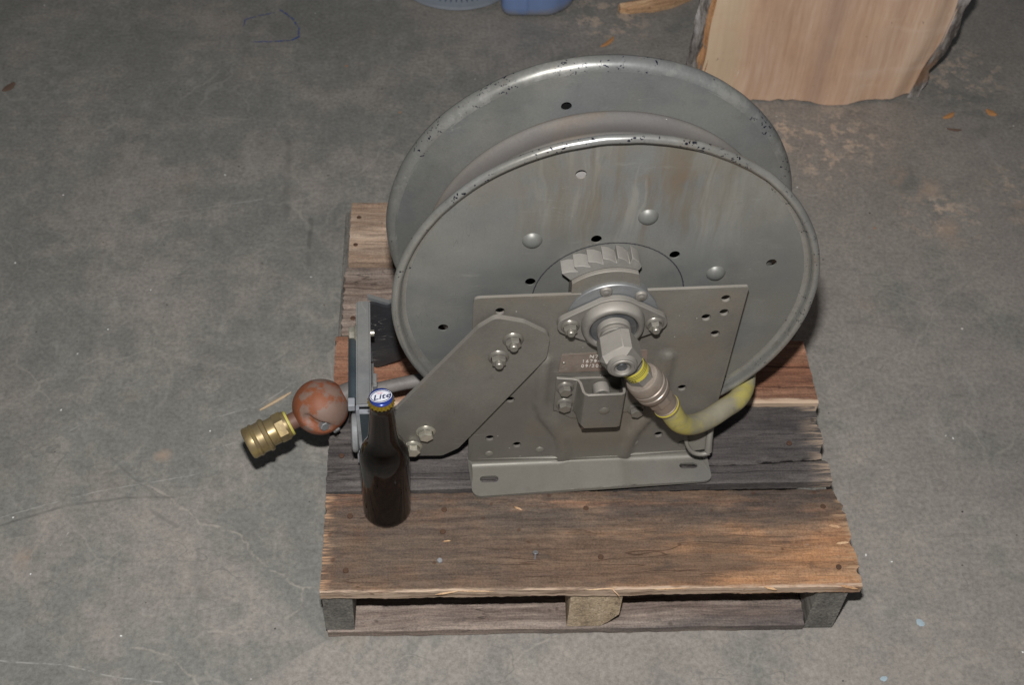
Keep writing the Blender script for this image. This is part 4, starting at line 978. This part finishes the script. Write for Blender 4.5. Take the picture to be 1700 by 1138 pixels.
ball = link('stop_ball', me, M['ball'], HR, tuple(BC)); ball['label'] = 'orange rubber ball stop smeared with grey dust'
BL = frame(BC, dv)
bm = bmesh.new(); hexp(bm, frame(Vector((.0050,-.0300,-.0010)), (.45,-.75,.20)), .0068, -.004, .0042, ch=.0008); fin(bm, 'clamp_bolt', M['zinc'], ball, sharp=25)
bm = bmesh.new(); hexp(bm, frame(Vector((.0205,-.0262,-.0168)), (.5,-.7,-.35)), .0052, -.004, .0022, ch=.0006); fin(bm, 'clamp_bolt', M['zinc'], ball, sharp=25)
bm = bmesh.new(); lathe(bm, [(0,-.052),(.0125,-.050),(.0145,-.030),(.0150,-.020)], BL, 28); fin(bm, 'ball_neck', M['outlet_hose'], HR, sharp=50)
bm = bmesh.new(); lathe(bm, [(.0112,.020),(.0112,.0480),(0,.0480)], BL, 28); fin(bm, 'hose_nipple', M['brown_neck'], HR, sharp=50)
bm = bmesh.new(); lathe(bm, [(.0108,.0440),(.0166,.0440),(.0172,.0450),(.0172,.0475),(.0108,.0475)], BL, 36, closed=True); fin(bm, 'yellow_seal', M['seal'], HR, sharp=40)
bm = bmesh.new()
lathe(bm, [(0,.0470),(.0175,.0470),(.0182,.0485),(.0182,.0520)], BL, 36)
hexp(bm, BL, .0200, .0510, .0640, ch=.0010, rot=.3)
lathe(bm, [(.0175,.0630),(.0184,.0645),(.0184,.0745),(.0190,.0755),(0,.0755)], BL, 36)
cb = fin(bm, 'brass_fitting', M['brass'], HR, sharp=28, bevel=.0004); cb['label'] = 'hexagonal brass fitting'
bm = bmesh.new(); lathe(bm, [(0,.0745),(.0195,.0745),(.0220,.0760),(.0229,.0785),(.0223,.0808),(.0208,.0818),(.0206,.0900),(.0217,.0912),(.0223,.0928),(.0219,.0945),(.0213,.0955),(.0216,.1025),(.0202,.1050),(.0172,.1058),(.0145,.1040),(0,.1040)], BL, 44)
fin(bm, 'brass_collar', M['brass'], HR, sharp=32)

# ------------------------------------------------------------------ beer bottle
BT = empty('beer_bottle', (.0792, .1195, .1210))
tag(BT, 'full brown glass long-neck beer bottle with blue cap on the pallet front board', 'bottle')
prof = [(0,.0042),(.018,.0030),(.0235,.0004),(.0265,.0002),(.0292,.0016),(.0304,.0050),(.0305,.0100),(.0305,.1120),(.0302,.1190),(.0290,.1265),(.0262,.1350),(.0228,.1425),(.0200,.1495),(.0184,.1560),(.0174,.1650),(.0162,.1800),(.0150,.1950),(.0140,.2100),(.0137,.2160),(.0143,.2175),(.0143,.2200),(.0135,.2215),(.0132,.2270),(.0125,.2275)]
inner = [(.0100,.2275),(.0102,.2150),(.0112,.1950),(.0132,.1750),(.0148,.1560),(.0166,.1480),(.0200,.1400),(.0238,.1320),(.0264,.1240),(.0276,.1170),(.0278,.1100),(.0278,.0110),(.0262,.0070),(.0200,.0065),(0,.0080)]
bm = bmesh.new(); lathe(bm, prof+inner, Matrix(), 64); bo = fin(bm, 'glass', M['glass'], BT, sharp=70)
lv = .1650
bi = [(0,.0079)]+[(r+.00012, a) for r, a in reversed(inner[:-1]) if a < lv]+[(.0140+.0001,lv),(.0120,lv-.0006),(0,lv-.0010)]
bm = bmesh.new(); lathe(bm, bi, Matrix(), 64); fin(bm, 'beer', M['beer'], BT, sharp=60)
# crown cap
CP = empty('cap', (0,0,.2290)); CP.parent = BT
bm = bmesh.new(); n = 84; rings = []
for (r, z, am) in ((.0133,.0022,0),(.0141,.0004,.0001),(.0148,-.0022,.0005),(.0157,-.0048,.0009)):
    rings.append([bm.verts.new(((r+am*math.cos(21*2*math.pi*i/n))*math.cos(2*math.pi*i/n), (r+am*math.cos(21*2*math.pi*i/n))*math.sin(2*math.pi*i/n), z-.0003*(am>.0008)*math.cos(21*2*math.pi*i/n))) for i in range(n)])
for A, B in zip(rings, rings[1:]):
    for i in range(n): bm.faces.new((A[i], A[(i+1)%n], B[(i+1)%n], B[i]))
fin(bm, 'cap_skirt', M['cap_gold'], CP, sharp=60)
bm = bmesh.new(); lathe(bm, [(.0133,.00225),(.0130,.0026),(.0124,.0029)], Matrix(), 64); fin(bm, 'cap_shoulder', M['cap_silver'], CP, sharp=70)
bm = bmesh.new(); lathe(bm, [(.0139,.0009),(.0136,.0018),(.0129,.0028),(.0118,.00335),(.0100,.0036),(0,.0037)], Matrix(), 64); fin(bm, 'cap_top', M['cap_blue'], CP, sharp=70)
rz_ = .26
def oval(rx, ry, z, mat, rin=None):
    bm = bmesh.new(); O = circ(0, 0, rx, 48, ry)
    sheet(bm, O, [circ(0,0,rin[0],48,rin[1])] if rin else [], .0001, lambda u, v, w_: Vector((u*math.cos(rz_)-v*math.sin(rz_), u*math.sin(rz_)+v*math.cos(rz_), z-w_)))
    return fin(bm, 'printed_oval', mat, CP, smooth=False)
oval(.0128,.0090,.00388,M['cap_white']); oval(.0121,.0083,.00398,M['cap_navy'],(.0112,.0074))
RZ = Matrix.Rotation(rz_, 4, 'Z')
LM = Matrix.Translation((0,0,.0041)) @ RZ
text_obj('Lite', M['cap_navy'], CP, LM @ Matrix.Translation((.0002,-.0010,0)) @ Matrix.Scale(1.25,4,(1,0,0)), .0100, .00005, .32, 1.08, bold=.018)
text_obj('Miller', M['cap_red'], CP, LM @ Matrix.Translation((-.0004,.0044,0)), .0034, .00004, .30, 1.0)

# ------------------------------------------------------------------ log slab upper right
LG = empty('split_log', (.832, 1.103, 0), .035)
tag(LG, 'thick split log standing on end with pinkish cut face and rough bark edges', 'log')
bm = bmesh.new(); NX, NZ = 60, 50; G = []
LH = .52
for i in range(NX+1):
    col = []
    for j in range(NZ+1):
        v = j/NZ; z = LH*v; u = i/NX
        xl = -.208 + .004*nz(z*14, 2) + .010*v ; xr = .206 + .034*sst(v*3.0) + .006*nz(z*16, 5)
        x = xl+(xr-xl)*u
        y = .008*nz(x*5, z*3, 1) + .0025*nz(x*30, z*5, 2) - .010*math.exp(-((x-.055)/.05)**2)*(1-v)**3 + .012*sst((u-.9)*10)
        zb = z + (.006+.006*nz(x*22, 7)+.003*nz(x*70,3) - .010*math.exp(-((x-.055)/.03)**2))*(1-v)**8
        col.append(bm.verts.new((x, y, max(.0015, zb))))
    G.append(col)
for i in range(NX):
    for j in range(NZ): bm.faces.new((G[i][j], G[i+1][j], G[i+1][j+1], G[i][j+1]))
fin(bm, 'split_face', M['logface'], LG, sharp=60)
# bark wrap round the back, rough
bm = bmesh.new(); NA, NZ = 90, 70; G = []
for i in range(NA+1):
    t = i/NA; col = []
    for j in range(NZ+1):
        v = j/NZ; z = LH*v
        xl = -.208 + .004*nz(z*14, 2) + .010*v ; xr = .206 + .034*sst(v*3.0) + .006*nz(z*16, 5)
        a = math.pi*(1-t); cx_ = (xl+xr)/2; rx = (xr-xl)/2
        bulge = .030*sst(t*9)*(1-sst(t*9-1.0)) if False else 0
        ro = .004*nz(a*9, z*10, 3)+.007*nz(a*34, z*14, 5)
        x = cx_ + (rx+.024*math.sin(min(1,t*22)*math.pi/2)*math.sin(min(1,(1-t)*22)*math.pi/2)+ro)*math.cos(a)
        y = .13*math.sin(a)**.8*1.0 + .012*sst((1-0)*0) if 0 < t < 1 else 0
        if t > .5: y += .012*(1-sst((1-t)*3))
        y += 0.004*nz(a*20, z*20, 8)
        col.append(bm.verts.new((x, y+.001, max(.0, z))))
    G.append(col)
for i in range(NA):
    for j in range(NZ): bm.faces.new((G[i][j+1], G[i+1][j+1], G[i+1][j], G[i][j]))
fin(bm, 'bark', M['bark'], LG, sharp=60)
# strips of inner bark along both edges of the face
for side in (-1, 1):
    bm = bmesh.new(); prev = None
    for j in range(61):
        v = j/60; z = LH*v; xl = -.208 + .004*nz(z*14, 2) + .010*v ; xr = .206 + .034*sst(v*3.0) + .006*nz(z*16, 5)
        e = xl if side < 0 else xr; wd = (.008 if side < 0 else .019)+(.007 if side < 0 else .011)*nz(z*24, side*4)+.004*nz(z*90, 3)
        A = bm.verts.new((e+(.006 if side < 0 else -.004), (.012 if side > 0 else 0)-.0035, z)); B = bm.verts.new((e+side*wd, .004 if side < 0 else .012, z)); C_ = bm.verts.new((e+side*wd*.8, .012 if side < 0 else .02, z))
        if prev: bm.faces.new((prev[0], prev[1], B, A)); bm.faces.new((prev[1], prev[2], C_, B))
        prev = (A, B, C_)
    fin(bm, 'inner_bark' if side < 0 else 'bark_edge', M['cambium'] if side < 0 else M['bark'], LG, sharp=40)
# end grain, so that the log is solid
for z in (.0006, LH):
    bm = bmesh.new(); v = z/LH; xl = -.208+.010*v; xr = .206+.034*sst(v*3.0); cx_ = (xl+xr)/2; rx = (xr-xl)/2; y0 = .02 if z < .1 else 0
    bm.faces.new([bm.verts.new((cx_+(rx+.002)*math.cos(a_*math.pi/24), y0+.105*math.sin(a_*math.pi/24), z)) for a_ in range(25)])
    fin(bm, 'end_grain', M['cambium'], LG, smooth=False)

# ------------------------------------------------------------------ blue jug and navy round tub at the top edge
JG = empty('plastic_jug', (.343, 1.455, 0))
tag(JG, 'pale blue plastic jug with grimy base at the top edge beside the log', 'jug')
bm = bmesh.new()
jo = rounded([(-.072,-.098),(.030,-.098),(.078,-.060),(.078,.09),(-.072,.09)], [.022,.05,.05,.03,.03], 8)
lv_ = [(.0,.86),(.004,.93),(.012,.975),(.025,1.0),(.10,1.0),(.20,1.0),(.235,.96),(.26,.84),(.275,.55),(.285,.22),(.33,.20),(.333,.0)]
R = []
for z, s in lv_: R.append([bm.verts.new((x*s, y*s, z)) for x, y in jo])
for A, B in zip(R, R[1:]):
    for i in range(len(jo)):
        try: bm.faces.new((A[i], A[(i+1)%len(jo)], B[(i+1)%len(jo)], B[i]))
        except ValueError: pass
bm.faces.new(R[0][::-1]); bmesh.ops.remove_doubles(bm, verts=bm.verts, dist=1e-5)
jb = fin(bm, 'jug_body', M['jug'], JG, sharp=50)
bm = bmesh.new(); box(bm, (-.020,-.0990,.12), (.0030,.004,.21)); fin(bm, 'mould_seam', M['jug'], JG, bevel=.001)
TB = empty('plastic_tub', (.183, 1.500, 0))
tag(TB, 'dark navy round tub with chalky ribbed rim at the top edge', 'tub')
bm = bmesh.new(); lathe(bm, [(0,.004),(.080,.004),(.088,.010),(.090,.020),(.094,.10),(.098,.20),(.090,.205),(.080,.20),(0,.20)], Matrix(), 64); fin(bm, 'tub_body', M['bucket'], TB, sharp=50)
bm = bmesh.new(); lathe(bm, [(.0885,.0),(.1180,.001),(.1240,.006),(.1225,.012),(.104,.017),(.0935,.022)], Matrix(), 72); fin(bm, 'tub_rim', M['bucket_grime'], TB, sharp=50)
bm = bmesh.new(); lathe(bm, [(.0960,.0185),(.0990,.0225),(.0945,.028),(.091,.028)], Matrix(), 72); fin(bm, 'tub_ridge', M['bucket'], TB, sharp=50)
rb = bmesh.new(); box(rb, (0,0,0), (.0022,.0060,.0050)); bmesh.ops.recalc_face_normals(rb, faces=rb.faces); rme = bpy.data.meshes.new('rib'); rb.to_mesh(rme); rb.free(); rme.materials.append(M['bucket'])
for i in range(64):
    a = 2*math.pi*i/64; o = link('rib', rme, None, TB, (.1085*math.cos(a), .1085*math.sin(a), .0165)); o.rotation_euler = (0, 0, a+math.pi/2)

# ------------------------------------------------------------------ chalk mark
bm = bmesh.new()
def stroke(pts, wd, seed):
    P = []
    for a, b in zip(pts, pts[1:]):
        for k in range(14): t = k/14; P.append((a[0]+(b[0]-a[0])*t, a[1]+(b[1]-a[1])*t))
    P.append(pts[-1]); prev = None
    for i, p in enumerate(P):
        q = P[min(i+1, len(P)-1)]; r = P[max(i-1, 0)]; d = Vector((q[0]-r[0], q[1]-r[1])).normalized(); nn = Vector((-d.y, d.x))
        ww = wd*(.55+.6*abs(nz(i*.4, seed)))*min(1, .35+i*.2, .35+(len(P)-1-i)*.2); j = .0012*nz(i*.35, seed+4)
        A = bm.verts.new((p[0]+nn.x*(ww+j), p[1]+nn.y*(ww+j), .001)); B = bm.verts.new((p[0]-nn.x*(ww-j), p[1]-nn.y*(ww-j), .001))
        if prev: bm.faces.new((prev[0], A, B, prev[1]))
        prev = (A, B)
stroke([(-.2306,1.322),(-.2296,1.345),(-.205,1.358),(-.1730,1.3690)], .0022, 1)
stroke([(-.1660,1.380),(-.140,1.352),(-.1240,1.320),(-.1225,1.290),(-.135,1.2790),(-.17,1.2745),(-.2110,1.2730)], .0024, 5)
ch = fin(bm, 'chalk_mark', M['chalk'], None, smooth=False, recalc=False)
tag(ch, 'broken blue chalk outline drawn on the concrete near the upper left', 'chalk mark')

# ------------------------------------------------------------------ debris on the floor
def chip(name, loc, L, wd, th, rz, mat, label, cat='wood chip', group=None, bend=.15, lift=0, seed=0):
    bm = bmesh.new(); n = 8; T = []; Bt = []
    for i in range(n+1):
        t = i/n; x = (t-.5)*L; ww = wd*(math.sin(math.pi*min(1, max(0, t*.9+.05)))**.7)*(1+.3*nz(t*6, seed)); yy = bend*L*((t-.5)**2*4-.5)*.5
        T.append([bm.verts.new((x, yy-ww/2, th*.6+lift*t)), bm.verts.new((x, yy, th+lift*t)), bm.verts.new((x, yy+ww/2, th*.6+lift*t))])
        Bt.append([bm.verts.new((x, yy-ww/2, .0004+lift*t)), bm.verts.new((x, yy+ww/2, .0004+lift*t))])
    for i in range(n):
        for k in (0,1): bm.faces.new((T[i][k], T[i+1][k], T[i+1][k+1], T[i][k+1]))
        bm.faces.new((Bt[i][0], Bt[i+1][0], T[i+1][0], T[i][0])); bm.faces.new((Bt[i+1][1], Bt[i][1], T[i][2], T[i+1][2])); bm.faces.new((Bt[i][1], Bt[i+1][1], Bt[i+1][0], Bt[i][0]))
    bm.faces.new((T[0][0], T[0][1], T[0][2], Bt[0][1], Bt[0][0])); bm.faces.new((T[n][2], T[n][1], T[n][0], Bt[n][0], Bt[n][1]))
    o = fin(bm, name, mat, None, sharp=30); o.location = (loc[0], loc[1], .0); o.rotation_euler = (0, 0, rz); tag(o, label, cat, group); return o
chip('wood_wedge', (.590,1.412), .17, .040, .020, .34, M['splinter'], 'long pointed orange wood splinter lying left of the log at the top', 'wood splinter', bend=.05, seed=1)
chip('wood_chip', (.478,1.283), .042, .009, .003, .85, M['chip_orange'], 'thin curled wood chip on the floor just above the reel rim', group='wood chips on the floor', seed=2)
chip('wood_chip', (1.1005,1.0647), .028, .010, .004, .55, M['chip_orange'], 'orange wood chip right of the log, the left one of the upper pair', group='wood chips on the floor', seed=3)
chip('wood_chip', (1.1841,1.0745), .022, .014, .004, -.8, M['chip_orange'], 'orange wood chip nearest the right edge of the photo', group='wood chips on the floor', seed=4)
chip('wood_chip', (1.1000,1.0250), .026, .006, .003, -.15, M['chip_dark'], 'dark brown sliver below the orange chip right of the log', group='wood chips on the floor', seed=5)
chip('wood_chip', (-.6368,1.1286), .030, .014, .003, 1.0, M['chip_dark'], 'brown chip by the left edge of the photo', group='wood chips on the floor', seed=6)
chip('wood_splinter', (-.0960,.392), .055, .0050, .003, .66, M['chip_tan'], 'thin pale wood splinter above the brass coupler', 'wood splinter', seed=7, bend=0)
chip('paper_scrap', (.7835,.0114), .012, .010, .0008, -.9, M['paper_blue'], 'tiny pale blue scrap right of the pallet corner', 'scrap', seed=8)
chip('paper_scrap', (.7156,-.0678), .010, .007, .0008, .3, M['paper_blue'], 'tiny pale scrap at the very bottom edge right of the pallet', 'scrap', seed=9)
chip('wood_chip', (.07,.0-.075), .010, .0035, .002, -.6, M['chip_tan'], 'tiny pale wood crumb below the pallet front edge', group='wood chips on the floor', seed=10)
